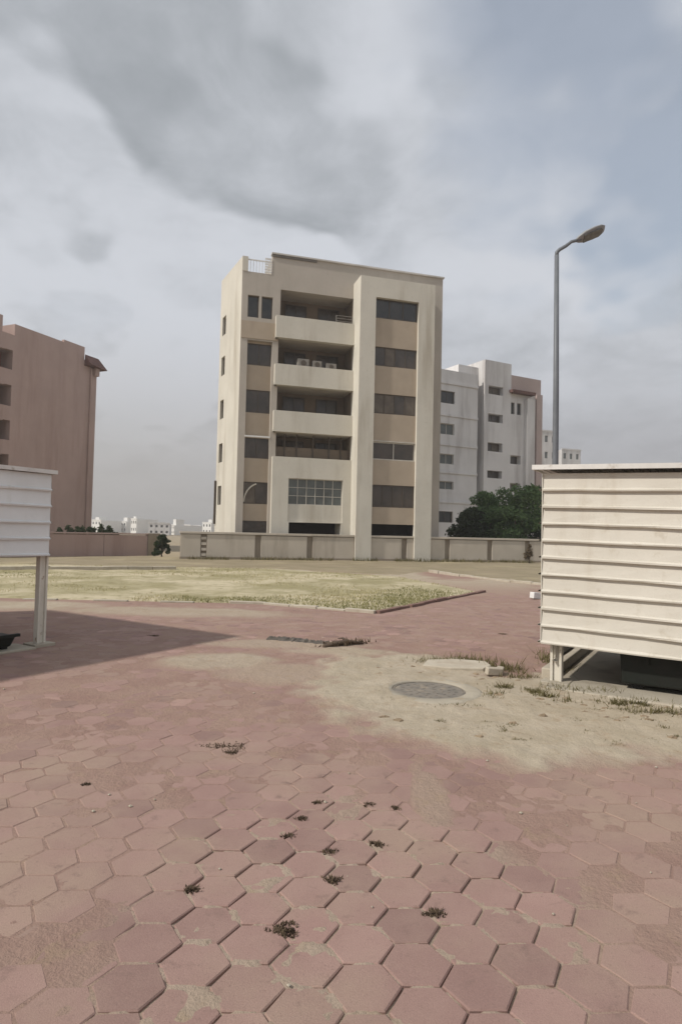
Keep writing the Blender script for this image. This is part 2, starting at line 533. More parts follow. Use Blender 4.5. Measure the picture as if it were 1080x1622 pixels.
# hexagonal pavers
PITCH = 0.253
ANG = R(31.8)
A1 = np.array([math.cos(ANG), math.sin(ANG)]) * PITCH
A2 = np.array([math.cos(ANG + R(60)), math.sin(ANG + R(60))]) * PITCH
E3 = np.array([math.cos(ANG + R(120)), math.sin(ANG + R(120))])
LAT0 = np.array([0.231, 2.631]) + E3 * PITCH / 2



def patches(X, Y):
    """how much loose beige sand lies over the paving"""
    wob = (fbm(X * 0.9, Y * 0.9, 4, 3) - 0.5) * 1.1 + (fbm(X * 4, Y * 4, 4, 4) - 0.5) * 0.75
    inside = in_poly(X, Y, SAND)
    d = dist_poly(X, Y, SAND)
    sd = np.where(inside, d, -d) + wob
    m = sstep(-0.22, 0.32, sd)
    for cx, cy, rx, ry, a in ((-1.55, 8.3, 0.75, 0.55, 0.75), (0.1, 9.2, 0.8, 0.35, 0.8), (-0.8, 9.7, 1.3, 0.4, 0.55), (0.62, 4.15, 0.14, 0.60, 0.30), (-0.6, 7.7, 0.9, 0.6, 0.5), (-3.5, 13.2, 2.8, 0.8, 0.7), (-7.5, 13.6, 2.5, 1.0, 0.9)):
        q = ((X - cx) / rx) ** 2 + ((Y - cy) / ry) ** 2
        m = np.maximum(m, a * sstep(1.35, 0.3, q + wob))
    far = sstep(17, 26, Y) * 0.9
    m = np.maximum(m, far * sstep(0.30, 0.5, fbm(X * 0.4, Y * 0.4, 3, 9)))
    return m


def near_joints(X, Y):
    q = ((X - 0.1) / 1.15) ** 2 + ((Y - 2.55) / 1.75) ** 2
    return sstep(1.1, 0.25, q + 1.2 * (fbm(X * 1.7, Y * 1.7, 3, 71) - 0.5))


def build_sand():
    xs = np.concatenate([np.arange(-40, -6, 0.4), np.arange(-6, -2.4, 0.1), np.arange(-2.4, 2.9, 0.024), np.arange(2.9, 7, 0.1), np.arange(7, 40.1, 0.4)])
    ys = np.concatenate([np.arange(-4, 1.6, 0.2), np.arange(1.6, 4.6, 0.024), np.arange(4.6, 5.6, 0.04), np.arange(5.6, 11, 0.06), np.arange(11, 20, 0.15), np.arange(20, 39, 0.5)])
    X, Y = np.meshgrid(xs, ys)
    m = patches(X, Y)
    nj = near_joints(X, Y)
    z = -0.0012 - 0.0022 * nj + 0.0045 * (fbm(X * 1.3, Y * 1.3, 3, 5) - 0.5) + 0.004 * (fbm(X * 14, Y * 14, 2, 8) - 0.5) * (1 + nj)
    U = np.stack([X - LAT0[0], Y - LAT0[1]], -1)
    Mi = np.linalg.inv(np.stack([A1, A2], 1))
    ij = U @ Mi.T
    best = np.full(X.shape, 1e9); bs3 = np.zeros(X.shape)
    for di in (0, 1):
        for dj in (0, 1):
            c = (np.floor(ij[..., 0]) + di)[..., None] * A1 + (np.floor(ij[..., 1]) + dj)[..., None] * A2
            e = U - c; dd = np.hypot(e[..., 0], e[..., 1])
            bs3 = np.where(dd < best, np.abs(e @ E3), bs3); best = np.minimum(dd, best)
    gap = (bs3 > PITCH / 2 - 0.032)
    rim = np.zeros(X.shape)
    for di in (0, 1):
        for dj in (0, 1):
            c = (np.floor(ij[..., 0]) + di)[..., None] * A1 + (np.floor(ij[..., 1]) + dj)[..., None] * A2
            e = U - c; dd = np.hypot(e[..., 0], e[..., 1])
            hx = np.maximum(np.abs(e @ A1), np.abs(e @ A2)) / PITCH
            rim = np.where(dd <= best + 1e-9, hx, rim)
    edge = sstep(PITCH / 2 - 0.030, PITCH / 2 - 0.008, rim) * (~gap)
    z = z + edge * nj * (0.0030 + 0.004 * (fbm(X * 9, Y * 9, 2, 91) - 0.55))
    z = z - np.where(gap, 0.010, 0.0) * nj
    z = z + 0.0016 * sstep(4.2, 6.0, Y)
    lump = 0.030 * (fbm(X * 1.6, Y * 1.6, 4, 21) - 0.35) + 0.026 * (fbm(X * 7, Y * 7, 3, 22) - 0.5)
    z = z + m * (0.014 + lump)
    # keep clear of the manhole cover and of the plot
    dm = np.hypot(X - MANHOLE[0], Y - MANHOLE[1])
    side = 0.55 + 0.6 * sstep(0.1, -0.5, (X - MANHOLE[0]) * 0.8 - (Y - MANHOLE[1]) * 0.5)
    z = z + 0.022 * side * sstep(0.85, 0.5, dm)
    z = np.where(dm < 0.9, z * sstep(0.36, 0.44, dm) - 0.012 * sstep(0.44, 0.36, dm), z)
    z = np.where(Y > 27.0, z - 0.03, z)
    ip = in_poly(X, Y, PLOT) & (dist_poly(X, Y, PLOT) > 0.25)
    z = np.where(ip, -0.06, z)
    ny, nx = X.shape
    V = np.stack([X, Y, z], -1).reshape(-1, 3)
    i = np.arange(ny * nx).reshape(ny, nx)
    Fc = np.stack([i[:-1, :-1], i[:-1, 1:], i[1:, 1:], i[1:, :-1]], -1).reshape(-1, 4)
    me = np_mesh('sand', V, Fc)
    at = me.attributes.new('beige', 'FLOAT', 'POINT'); at.data.foreach_set('value', np.maximum(m, 0.55 * nj).ravel().astype(np.float32))
    me.polygons.foreach_set('use_smooth', np.ones(len(Fc), bool))
    o = link('sand', me, M_sand)
    tag(o, 'loose beige sand drifted over the pink paving', 'sand', kind='stuff')


build_sand()

def hex_ring(inset):
    """hexagon corners, with a wider joint across the E3 direction"""
    r = PITCH / math.sqrt(3)
    out = []
    for k in range(6):
        t = ANG + R(30 + 60 * k)
        p = np.array([math.cos(t), math.sin(t)]) * (r - inset * 2 / math.sqrt(3))
        s = p @ E3
        p = p - E3 * s * 0.020
        out.append(p)
    return out


def hex_template(seed):
    rr = random.Random(seed)
    V = []
    wob = [(rr.uniform(-1, 1) * 0.0045, rr.uniform(-1, 1) * 0.0045) for _ in range(6)]
    for inset, z in ((0.0090, 0.0), (0.0035, -0.0045), (0.0035, -0.055)):
        for k, p in enumerate(hex_ring(inset)):
            V.append((p[0] + wob[k][0], p[1] + wob[k][1], z))
    Fc = [tuple(range(6))]
    for a in (0, 6):
        for k in range(6):
            q = (k + 1) % 6
            Fc.append((a + k, a + 6 + k, a + 6 + q, a + q))
    return V, Fc


def build_paving():
    root = thing('paving', 'dusty pink hexagonal paving across the foreground', 'paving')
    tag(root, kind='structure')
    N = 160
    I, J = np.meshgrid(np.arange(-N, N), np.arange(-N, N))
    P = LAT0 + I.ravel()[:, None] * A1 + J.ravel()[:, None] * A2
    X, Y = P[:, 0], P[:, 1]
    keep = (X > -13) & (X < 13) & (Y > -2) & (Y < 31) & (np.abs(X) < 5 + 0.62 * np.maximum(Y, 0))
    keep &= ~(in_poly(X, Y, PLOT) | (dist_poly(X, Y, PLOT) < 0.14))
    keep &= ~((Y > 14.6) & (X < 0))
    keep &= ~((Y > 24 - 0.35 * (X - 4)) & (X > 0))
    keep &= np.hypot(X - MANHOLE[0], Y - MANHOLE[1]) > 0.50
    inv = np.array(RS.inverted())
    q = np.c_[X, Y, np.zeros_like(X), np.ones_like(X)] @ inv.T
    keep &= ~((q[:, 0] > -0.18) & (q[:, 0] < 5.3) & (q[:, 1] > -0.35) & (q[:, 1] < 3.4))
    P = P[keep]; X, Y = P[:, 0], P[:, 1]
    # the 300 that show largest: nearest ones inside the frame
    d = Y
    x_img = X / np.maximum(Y, 0.1)
    vis = (Y > 2.05) & (np.abs(x_img - 0.0) < 0.57)
    order = np.argsort(np.where(vis, d, 1e9))
    single = set(order[:300].tolist())
    temps = [hex_template(k) for k in range(10)]
    shared = []
    for k in range(24):
        V, Fc = temps[k % 10]
        me = bpy.data.meshes.new('paver'); me.from_pydata(V, [], Fc); me.update()
        a = me.attributes.new('tone', 'FLOAT', 'POINT')
        a.data.foreach_set('value', np.full(len(V), min(1, max(0, random.gauss(0.5, 0.19))), np.float32))
        me.materials.append(M_paver)
        shared.append(me)
    VV, FF, TT = [], [], []
    nb = 0
    for i in range(len(P)):
        tx, ty = random.gauss(0, 0.007), random.gauss(0, 0.007)
        dz = random.gauss(0, 0.0016)
        rz = random.gauss(0, 0.010)
        if i in single:
            o = bpy.data.objects.new('paver', random.choice(shared))
            COL.objects.link(o); o.parent = root
            o.location = (X[i], Y[i], dz); o.rotation_euler = (tx, ty, rz)
        else:
            V, Fc = temps[i % 10]
            V = np.array(V)
            c, s = math.cos(rz), math.sin(rz)
            W = np.c_[V[:, 0] * c - V[:, 1] * s + X[i], V[:, 0] * s + V[:, 1] * c + Y[i], V[:, 2] + dz - V[:, 0] * ty + V[:, 1] * tx]
            VV.append(W); FF += [tuple(a + nb for a in f) for f in Fc]
            TT.append(np.full(len(V), min(1, max(0, random.gauss(0.5, 0.19))))); nb += len(V)
    me = bpy.data.meshes.new('pavers_beyond')
    me.from_pydata(np.concatenate(VV).tolist(), [], FF); me.update()
    a = me.attributes.new('tone', 'FLOAT', 'POINT'); a.data.foreach_set('value', np.concatenate(TT).astype(np.float32))
    o = link('pavers', me, M_paver, root)
    o['kind'] = 'stuff'
    print('pavers', len(P))


build_paving()


# plot of dry grass
def plot_h(X, Y):
    d = np.where(in_poly(X, Y, PLOT), dist_poly(X, Y, PLOT), 0)
    return -0.03 + sstep(0.0, 0.35, d) * 0.06 + sstep(0.2, 1.5, d) * (0.10 * (fbm(X * 0.35, Y * 0.35, 4, 31) - 0.4) + 0.05 * (fbm(X * 2, Y * 2, 3, 33) - 0.5))


def build_plot():
    xs = np.arange(-34, 5.01, 0.16); ys = np.arange(13.4, 30, 0.16)
    X, Y = np.meshgrid(xs, ys)
    z = plot_h(X, Y)
    ny, nx = X.shape
    i = np.arange(ny * nx).reshape(ny, nx)
    Fc = np.stack([i[:-1, :-1], i[:-1, 1:], i[1:, 1:], i[1:, :-1]], -1).reshape(-1, 4)
    ins = in_poly(X, Y, PLOT).ravel()
    Fc = Fc[ins[Fc].any(1)]
    me = np_mesh('grass_plot', np.stack([X, Y, z], -1).reshape(-1, 3), Fc)
    me.polygons.foreach_set('use_smooth', np.ones(len(Fc), bool))
    tag(link('grass_plot', me, M_soil), 'plot of dry yellow earth between paving and walls', 'ground', kind='structure')


build_plot()

STRIP = [(-34, 27.3), (-3, 29.8), (2.6, 26.6), (4.3, 30.3), (6.6, 24.1), (9.6, 20.5), (30, 16.0), (30, 49.0), (-34, 36.0)]


def build_strip():
    xs = np.arange(-34, 30.1, 0.3); ys = np.arange(16, 49, 0.3)
    X, Y = np.meshgrid(xs, ys)
    d = np.where(in_poly(X, Y, STRIP), dist_poly(X, Y, STRIP), 0)
    z = -0.05 + sstep(0, 0.8, d) * 0.075 + sstep(0.5, 2, d) * 0.05 * (fbm(X * 0.7, Y * 0.7, 4, 61) - 0.4)
    ny, nx = X.shape
    i = np.arange(ny * nx).reshape(ny, nx)
    Fc = np.stack([i[:-1, :-1], i[:-1, 1:], i[1:, 1:], i[1:, :-1]], -1).reshape(-1, 4)
    Fc = Fc[in_poly(X, Y, STRIP).ravel()[Fc].any(1)]
    me = np_mesh('earth_strip', np.stack([X, Y, z], -1).reshape(-1, 3), Fc)
    me.polygons.foreach_set('use_smooth', np.ones(len(Fc), bool))
    m = material('brown_earth', (0.30, 0.245, 0.165), (0.24, 0.20, 0.125), 0.5, 0.97, 0.02, 14, (0.36, 0.30, 0.19), 0.35, 0.5, 0.7)
    tag(link('earth_strip', me, m), 'strip of bare brown earth along the boundary walls', 'ground', kind='structure')


build_strip()


def blades(name, X, Y, Z, h, w, mat, label, cat, lean=0.5, parent=None):
    n = len(X)
    a = rng.uniform(0, 2 * np.pi, n); b = rng.uniform(0, 2 * np.pi, n)
    l = rng.uniform(0, lean, n) * h
    wx, wy = np.cos(a) * w / 2, np.sin(a) * w / 2
    V = np.zeros((n, 3, 3))
    V[:, 0] = np.c_[X - wx, Y - wy, Z - 0.01]; V[:, 1] = np.c_[X + wx, Y + wy, Z - 0.01]
    V[:, 2] = np.c_[X + np.cos(b) * l, Y + np.sin(b) * l, Z + h]
    me = np_mesh(name, V.reshape(-1, 3), np.arange(3 * n).reshape(-1, 3))
    o = link(name, me, mat, parent)
    if label: tag(o, label, cat, kind='stuff')
    return o


def build_grass():
    n = 150000
    X = rng.uniform(-24, 4.4, n); Y = 13.7 + 15.5 * rng.uniform(0, 1, n) ** 1.4
    ok = in_poly(X, Y, PLOT) & (dist_poly(X, Y, PLOT) > 0.12)
    X, Y = X[ok], Y[ok]
    dens = fbm(X * 0.45, Y * 0.45, 4, 41)
    edge_d = dist_poly(X, Y, [(-3.5, 14.9), (0.77, 13.69), (4.46, 19.64)], False)
    keep = rng.uniform(0, 1, len(X)) < (0.30 + 0.65 * sstep(4.5, 0.5, edge_d)) * sstep(0.40, 0.62, dens + 0.10 * sstep(3, 0.3, edge_d))
    X, Y = X[keep], Y[keep]
    g = fbm(X * 0.3 + 9, Y * 0.3, 3, 44) + 0.5 * sstep(3.5, 0.5, dist_poly(X, Y, [(-2.5, 14.9), (0.77, 13.69), (4.46, 19.64)], False)) - 0.27
    green = g + rng.normal(0, 0.08, len(X)) > 0.47
    for msk, nm, mt, lb in ((~green, 'dry_grass', M_grass, 'short dry yellow grass growing in patches on the plot'),
                            (green, 'olive_grass', M_grassg, 'low olive green grass along the kerbed edge of the plot')):
        x, y = X[msk], Y[msk]
        h = rng.uniform(0.02, 0.065, len(x))
        blades(nm, x, y, plot_h(x, y), h, rng.uniform(0.012, 0.03, len(x)), mt, lb, 'grass', 0.9)


build_grass()

# kerbs
def kerb_run(name, label, pts, step, w, h, mat, jit=0.012, skip=0.0, z0=-0.12):
    root = thing(name, label, 'kerb'); tag(root, kind='structure')
    for (ax, ay), (bx, by) in zip(pts, pts[1:]):
        L = math.hypot(bx - ax, by - ay); n = max(1, round(L / step)); s = L / n
        ang = math.atan2(by - ay, bx - ax)
        me = MB().box(-s / 2 + 0.006, s / 2 - 0.006, -w / 2, w / 2, z0, h).mesh('kerb_stone')
        for k in range(n):
            if random.random() < skip: continue
            t = (k + 0.5) / n
            o = link('kerb_stone', me, mat, root, 0.012)
            o.location = (ax + (bx - ax) * t + random.gauss(0, jit), ay + (by - ay) * t + random.gauss(0, jit), random.gauss(0, jit * 0.8))
            o.rotation_euler = (random.gauss(0, 0.02), random.gauss(0, 0.012), ang + random.gauss(0, 0.012))
    return root


kerb_run('kerb', 'pale concrete kerb along the near edge of the grass plot', [(-2.6, 15.0), (-1.74, 15.0), (0.77, 13.69)], 0.72, 0.14, 0.055, M_concp)
kerb_run('kerb', 'dark reddish kerb along the path side of the grass plot', [(0.83, 13.74), (4.46, 19.64)], 0.8, 0.13, 0.06, M_concr)
kerb_run('kerb', 'low pale kerb running across the plot before the pink wall', [(-26, 19.2), (-11.37, 24.91), (-7.0, 27.1)], 1.0, 0.22, 0.17, M_concp, 0.015)
kerb_run('kerb', 'pale kerb between the path and the strip under the cream wall', [(4.3, 30.2), (6.53, 24.06), (9.5, 20.5)], 1.0, 0.16, 0.08, M_concp, 0.015)
kerb_run('kerb', 'half buried kerb stones at the sandy edge of the plot', [(-9.0, 14.85), (-3.4, 14.95)], 0.8, 0.13, 0.012, M_conc, 0.02, 0.35)


# ------------------------------------------------------------------ building bits
def window(parent, T, u0, u1, z0, z1, v, cols=1, rows=1, fw=0.06, frame=None, glass=None, name='window'):
    frame = frame or M_frame; glass = glass or M_glass
    b = MB(T)
    b.box(u0, u0 + fw, v, v + 0.07, z0, z1); b.box(u1 - fw, u1, v, v + 0.07, z0, z1)
    b.box(u0 + fw, u1 - fw, v + 0.001, v + 0.069, z0, z0 + fw); b.box(u0 + fw, u1 - fw, v + 0.001, v + 0.069, z1 - fw, z1)
    iu0, iu1, iz0, iz1 = u0 + fw, u1 - fw, z0 + fw, z1 - fw
    cw = (iu1 - iu0) / cols; rh = (iz1 - iz0) / rows
    for k in range(1, cols): b.box(iu0 + k * cw - fw * 0.4, iu0 + k * cw + fw * 0.4, v + 0.004, v + 0.066, iz0, iz1)
    for k in range(1, rows): b.box(iu0, iu1, v + 0.008, v + 0.060, iz0 + k * rh - fw * 0.35, iz0 + k * rh + fw * 0.35)
    w = b.build(name, frame, parent)
    for i in range(cols):
        for j in range(rows):
            a0 = iu0 + i * cw; c0 = iz0 + j * rh
            MB(T).box(a0, a0 + cw, v + 0.035 + 0.002 * ((i + j) % 2), v + 0.05, c0, c0 + rh).build('pane', M_curtain if (glass is M_glassb and random.random() < 0.35) else glass, w)
    return w


def part(name, mat, parent, *boxes, T=None, bevel=0.0):
    b = MB(T)
    for q in boxes: b.box(*q)
    return b.build(name, mat, parent, bevel=bevel)


# ------------------------------------------------------------------ main cream block
BA = R(16)
B0 = (1.5616, 40.374, 0)


def main_building():
    t = thing('apartment_block', 'tall cream apartment block with balconies and a framed window tower', 'building', B0, BA)
    FV = 1.6                                     # main facade depth behind the tower front
    UL, UR, TOP = -8.05, 5.85, 19.68
    # body: roof slab and inner mass (kept behind the facade recesses)
    body = MB()
    foot = [(UL + 0.02, FV + 0.02), (UL - 0.9, FV + 4.6), (UL + 0.8, FV + 14), (UR, FV + 14), (UR, FV + 0.02)]
    body.v = []
    n = len(foot)
    for i in (1, 2, 3):                           # hidden rear sides
        a, b_ = foot[i], foot[(i + 1) % n]
        body.poly([(a[0], a[1], 0), (a[0], a[1], 18.4), (b_[0], b_[1], 18.4), (b_[0], b_[1], 0)])
    body.build('rear_wall', M_cream, t)
    MB().prism([(UL, FV + 0.3), (UL - 0.9, FV + 4.6), (UL + 0.8, FV + 14), (UR, FV + 14), (UR, FV + 0.3)], 18.25, 18.42).build('roof', M_coping, t)
    # left side wall, lit by the sun
    a = Vector((UL, FV, 0)); b_ = Vector((UL - 0.9, FV + 4.6, 0))
    L = (b_ - a).length
    ang = math.atan2(a.y - b_.y, a.x - b_.x)
    TS = Matrix.Translation(b_) @ Matrix.Rotation(ang, 4, 'Z')
    wins = [(0.55, 1.35, z, z + 1.3) for z in (3.5, 6.4, 9.4, 12.4, 15.2)]
    MB(TS).facade(0, L, 0, 19.3, 0, wins, 0.2).build('side_wall', M_cream, t)
    for wd in wins:
        window(t, TS, *wd, 0.16, 1, 1, 0.05)
    part('drain_pipe', M_frame, t, (0.12, 0.24, -0.14, -0.02, 2.2, 5.2), T=TS)
    # front facade, left strip of rooms
    bay = (-7.60, -6.02, 0.0, 13.95, 0.36)
    tw = [(-7.65, -6.93, 15.42, 16.85, 0.25), (-6.77, -6.05, 15.42, 16.85, 0.25)]
    op = [(-5.55, -0.62, 15.6, 17.45, 1.9), (-5.62, -0.62, 12.45, 14.2, 1.9), (-5.62, -0.62, 9.45, 11.15, 1.9), (-5.62, -0.62, 6.5, 8.15, 1.9)]
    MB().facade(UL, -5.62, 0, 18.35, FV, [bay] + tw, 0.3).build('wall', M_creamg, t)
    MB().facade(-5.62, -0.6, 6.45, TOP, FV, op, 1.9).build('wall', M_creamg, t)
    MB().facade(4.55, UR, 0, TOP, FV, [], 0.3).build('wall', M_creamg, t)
    MB().poly([(UR, FV, 0), (UR, FV + 14, 0), (UR, FV + 14, TOP), (UR, FV, TOP)]).build('side_wall', M_cream, t)
    # parapet wall over the roof between the strip and the right end
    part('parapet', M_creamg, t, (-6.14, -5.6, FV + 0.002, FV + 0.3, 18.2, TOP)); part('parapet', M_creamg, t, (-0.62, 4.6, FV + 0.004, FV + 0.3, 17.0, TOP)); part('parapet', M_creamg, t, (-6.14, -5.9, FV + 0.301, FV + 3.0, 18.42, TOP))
    part('coping', M_coping, t, (-6.2, UR + 0.08, FV - 0.10, FV + 0.36, TOP + 0.003, TOP + 0.10))
    part('painted_coping_shadow', M_copingd, t, (-6.17, -3.2, FV - 0.06, FV - 0.002, TOP - 0.16, TOP))  # dark strip that paints the shadow line under the coping
    # roof terrace railing at the left corner
    part('corner_post', M_cream, t, (UL - 0.01, UL + 0.36, FV - 0.03, FV + 0.34, 18.352, 19.3))
    rl = part('railing', M_rail, t, (UL + 0.36, -6.14, FV + 0.05, FV + 0.1, 19.12, 19.2))
    for k in range(7):
        u = UL + 0.5 + k * 0.19
        part('railing_bar', M_rail, rl, (u, u + 0.03, FV + 0.06, FV + 0.09, 18.35, 19.12))
    for k in range(6):
        part('louvre', M_rail, t, (-6.62, -6.18, FV + 0.02 - 0.05, FV + 0.02, 18.42 + k * 0.17, 18.52 + k * 0.17))
    part('spandrel_band', M_tan, t, (UL + 0.002, -5.66, FV - 0.05, FV + 0.01, 14.05, 15.16))
    for q in tw: window(t, None, q[0], q[1], q[2], q[3], FV + 0.17, 1, 1, 0.07, M_frame, M_glass)
    # bay: windows with panels between
    BV = FV + 0.30
    bw = [(12.42, 13.82), (9.35, 10.82), (6.42, 7.72), (3.5, 4.9), (1.0, 2.42)]
    for k, (z0, z1) in enumerate(bw):
        if k == 0: window(t, None, -7.598, -6.022, z0, z1, BV, 2, 1, 0.06, M_frame, M_glassb)
        elif k == 4: window(t, None, -7.598, -6.022, z0, z1, BV, 1, 1, 0.05, M_frame, M_glassb)
        else: window(t, None, -7.598, -6.022, z0, z1, BV, 2, 1, 0.05, M_frame, M_glassb)
    zz = [13.95, *[q for w in bw for q in (w[1], w[0])], 0]
    for k in range(0, len(zz), 2):
        if zz[k] - zz[k + 1] > 0.01:
            part('spandrel', M_tan, t, (-7.599, -6.021, BV - 0.02, BV + 0.06, zz[k + 1] + 0.002, zz[k] - 0.002))
    part('window_head', M_rail, t, (-7.62, -6.0, FV - 0.03, FV + 0.02, 7.74, 7.84))
    # arched brace and small planter shapes in the lowest bay
    arc = [(-7.55 + 1.0 * (1 - math.cos(q)), FV + 0.18, 3.55 + 1.25 * math.sin(q)) for q in np.linspace(0.05, 1.35, 9)]
    MB().tube(arc, 0.05, 6).build('arched_bar', M_cream, t)
    # balconies
    IV = FV + 1.9
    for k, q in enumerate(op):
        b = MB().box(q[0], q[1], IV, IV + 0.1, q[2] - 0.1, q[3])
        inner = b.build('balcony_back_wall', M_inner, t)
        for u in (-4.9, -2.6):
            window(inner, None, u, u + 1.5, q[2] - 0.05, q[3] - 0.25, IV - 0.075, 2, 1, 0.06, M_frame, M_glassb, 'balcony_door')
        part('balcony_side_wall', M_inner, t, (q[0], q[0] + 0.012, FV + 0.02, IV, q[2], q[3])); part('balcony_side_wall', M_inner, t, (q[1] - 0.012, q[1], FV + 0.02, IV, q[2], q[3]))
    for z0, z1 in ((14.2, 15.62), (11.15, 12.5), (8.15, 9.5)):
        part('balcony_parapet', M_cream, t, (-5.86, -0.63, FV - 0.40, FV - 0.24, z0, z1), (-5.86, -5.68, FV - 0.24, FV, z0, z1),
             (-5.86, -0.63, FV - 0.24, FV - 0.002, z0, z0 + 0.15))
    # lower block below the balconies
    LV = FV - 0.40
    lo_h = [(-4.80, -1.2, 2.42, 5.2, 0.25), (-4.72, -1.28, 0.0, 2.38, 1.4)]
    MB().facade(-5.86, -0.6, 0, 6.55, LV, lo_h, 0.3).poly([(-5.86, LV, 0), (-5.86, LV, 6.55), (-5.86, FV, 6.55), (-5.86, FV, 0)]) \
        .poly([(-5.86, LV, 6.55), (-0.6, LV, 6.55), (-0.6, FV, 6.55), (-5.86, FV, 6.55)]).build('wall', M_cream, t)
    part('spandrel', M_cream, t, (-4.799, -1.201, LV + 0.12, LV + 0.3, 2.42, 3.52))
    gw = window(t, None, -4.799, -1.201, 3.521, 5.199, LV + 0.16, 6, 3, 0.045, M_framew, M_glassg, 'grid_window')
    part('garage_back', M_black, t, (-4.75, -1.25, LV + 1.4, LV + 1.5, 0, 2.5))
    # upper strip of the fourth opening: dark hanging lamp shapes and a low inner screen
    part('balcony_screen', M_inner, t, (-5.55, -0.64, FV + 0.5, FV + 0.56, 6.56, 7.3))
    for k, u in enumerate((-5.0, -4.2, -3.1, -2.0, -1.2)):
        part('screen_post', M_frame, t, (u, u + 0.07, FV + 0.42, FV + 0.49, 6.52, 8.13))
    # portal tower
    rec = (0.43, 3.42, 0.0, 17.15, 0.34)
    MB().facade(-0.63, 4.57, 0, 18.45, 0, [rec], 0.34) \
        .poly([(-0.63, 0, 0), (-0.63, 0, 18.45), (-0.63, FV + 0.5, 18.45), (-0.63, FV + 0.5, 0)]) \
        .poly([(4.57, 0, 0), (4.57, FV, 0), (4.57, FV, 18.45), (4.57, 0, 18.45)]) \
        .poly([(-0.63, 0, 18.45), (4.57, 0, 18.45), (4.57, FV, 18.45), (-0.63, FV, 18.45)]).build('portal_frame', M_cream, t)
    pw = [(15.86, 17.15), (12.72, 13.98), (9.6, 10.9), (6.58, 7.75), (3.5, 4.95)]
    for k, (z0, z1) in enumerate(pw):
        window(t, None, 0.432, 3.418, z0 + 0.002, z1 - 0.002, 0.27, 2 if k == 3 else (4 if k else 3), 1, 0.07, M_framew if k == 3 else M_frame, M_glass if k == 0 else M_glassb)
    zz = [12.72 + 1.26, 15.86]
    for z0, z1 in ((13.98, 15.86), (10.9, 12.72), (7.75, 9.6), (4.95, 6.58), (2.4, 3.5)):
        part('spandrel', M_tan, t, (0.432, 3.418, 0.22, 0.36, z0 + 0.002, z1 - 0.002))
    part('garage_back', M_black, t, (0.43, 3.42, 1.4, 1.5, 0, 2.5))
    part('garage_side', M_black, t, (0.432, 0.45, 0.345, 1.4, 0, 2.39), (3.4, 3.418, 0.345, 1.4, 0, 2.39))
    part('window_sill', M_framew, t, (0.434, 3.416, 0.18, 0.27, 7.755, 7.83))
    return t


main_building()
# things standing on the balconies
M_unit = material('dusty_grey_casing', (0.26, 0.24, 0.215), (0.20, 0.185, 0.165), 2, 0.7)
for k, (u, w, h, mt, lb) in enumerate(((-4.35, 0.75, 0.55, M_framew, 'pale cooling unit on the second balcony, leftmost of three'),
                                       (-3.35, 0.6, 0.5, M_framew, 'pale cooling unit on the second balcony, middle of three'),
                                       (-2.45, 0.7, 0.42, M_framew, 'low pale cooling unit on the second balcony, rightmost of three'))):
    t = thing('cooling_unit', lb, 'cooling unit', Matrix.Translation(B0) @ Matrix.Rotation(BA, 4, 'Z') @ Vector((u, 1.62, 12.42)), BA, 'cooling units on the second balcony')
    part('casing', M_unit, t, (0, w, -0.2, 0.2, 0.0, 0.05 + h), bevel=0.02)
    MB(Matrix.Translation((w / 2, -0.2, 0.05 + h * 0.5)) @ Matrix.Rotation(R(90), 4, 'X')).lathe([(h * 0.34, 0), (h * 0.34, 0.015), (h * 0.1, 0.02)], n=18).build('fan_grille', M_frame, t)
t = thing('clothes_rack', 'grey clothes rack at the end of the top balcony', 'clothes rack', Matrix.Translation(B0) @ Matrix.Rotation(BA, 4, 'Z') @ Vector((-1.9, 1.25, 14.35)), BA)
part('leg', M_unit, t, (0, 0.04, 0, 0.04, 0, 1.75)); part('leg', M_unit, t, (1.1, 1.14, 0, 0.04, 0, 1.75))
for z in (1.35, 1.53, 1.71): part('rail', M_unit, t, (0.04, 1.1, 0.0, 0.035, z, z + 0.035))


# ------------------------------------------------------------------ cream boundary wall
def boundary_wall():
    V0 = 0.2
    t = thing('boundary_wall', 'cream panelled boundary wall in front of the tall apartment block', 'wall', B0, BA)
    slots = [-10.04, -6.8, -3.55, 2.78, 5.85, 9.0, 11.9, 14.9, 17.9]
    part('wall_core', M_wallg, t, (-11.4, -0.64, V0 + 0.10, V0 + 0.28, 0, 1.52), (0.47, 21.0, V0 + 0.10, V0 + 0.28, 0, 1.52))
    edges = [-11.4] + [q for s in slots[:3] for q in (s - 0.17, s + 0.17)] + [-0.64]
    edges2 = [0.47] + [q for s in slots[3:] for q in (s - 0.17, s + 0.17)] + [21.0]
    for E in (edges, edges2):
        for a, b in zip(E[::2], E[1::2]):
            dz = random.uniform(-0.01, 0.01)
            part('wall_panel', M_wallc, t, (a + 0.012, b - 0.012, V0 - 0.02, V0 + 0.098, 0.0, 1.49 + dz), bevel=0.012)
    part('wall_cap', M_wallc, t, (-11.45, -0.64, V0 - 0.08, V0 + 0.36, 1.522, 1.66), bevel=0.015)
    part('wall_cap', M_wallc, t, (0.47, 21.0, V0 - 0.08, V0 + 0.36, 1.522, 1.66), bevel=0.015)
    part('plinth', M_wallg, t, (-11.42, -0.645, V0 - 0.10, V0 - 0.022, 0, 0.16)); part('plinth', M_wallg, t, (0.475, 21, V0 - 0.10, V0 - 0.022, 0, 0.16))
    for k in range(4):   # pierced blocks in the slot at the left end
        part('pierced_block', M_wallc, t, (-10.19, -9.89, V0 - 0.0, V0 + 0.095, 0.2 + k * 0.33, 0.36 + k * 0.33))
    return t


boundary_wall()


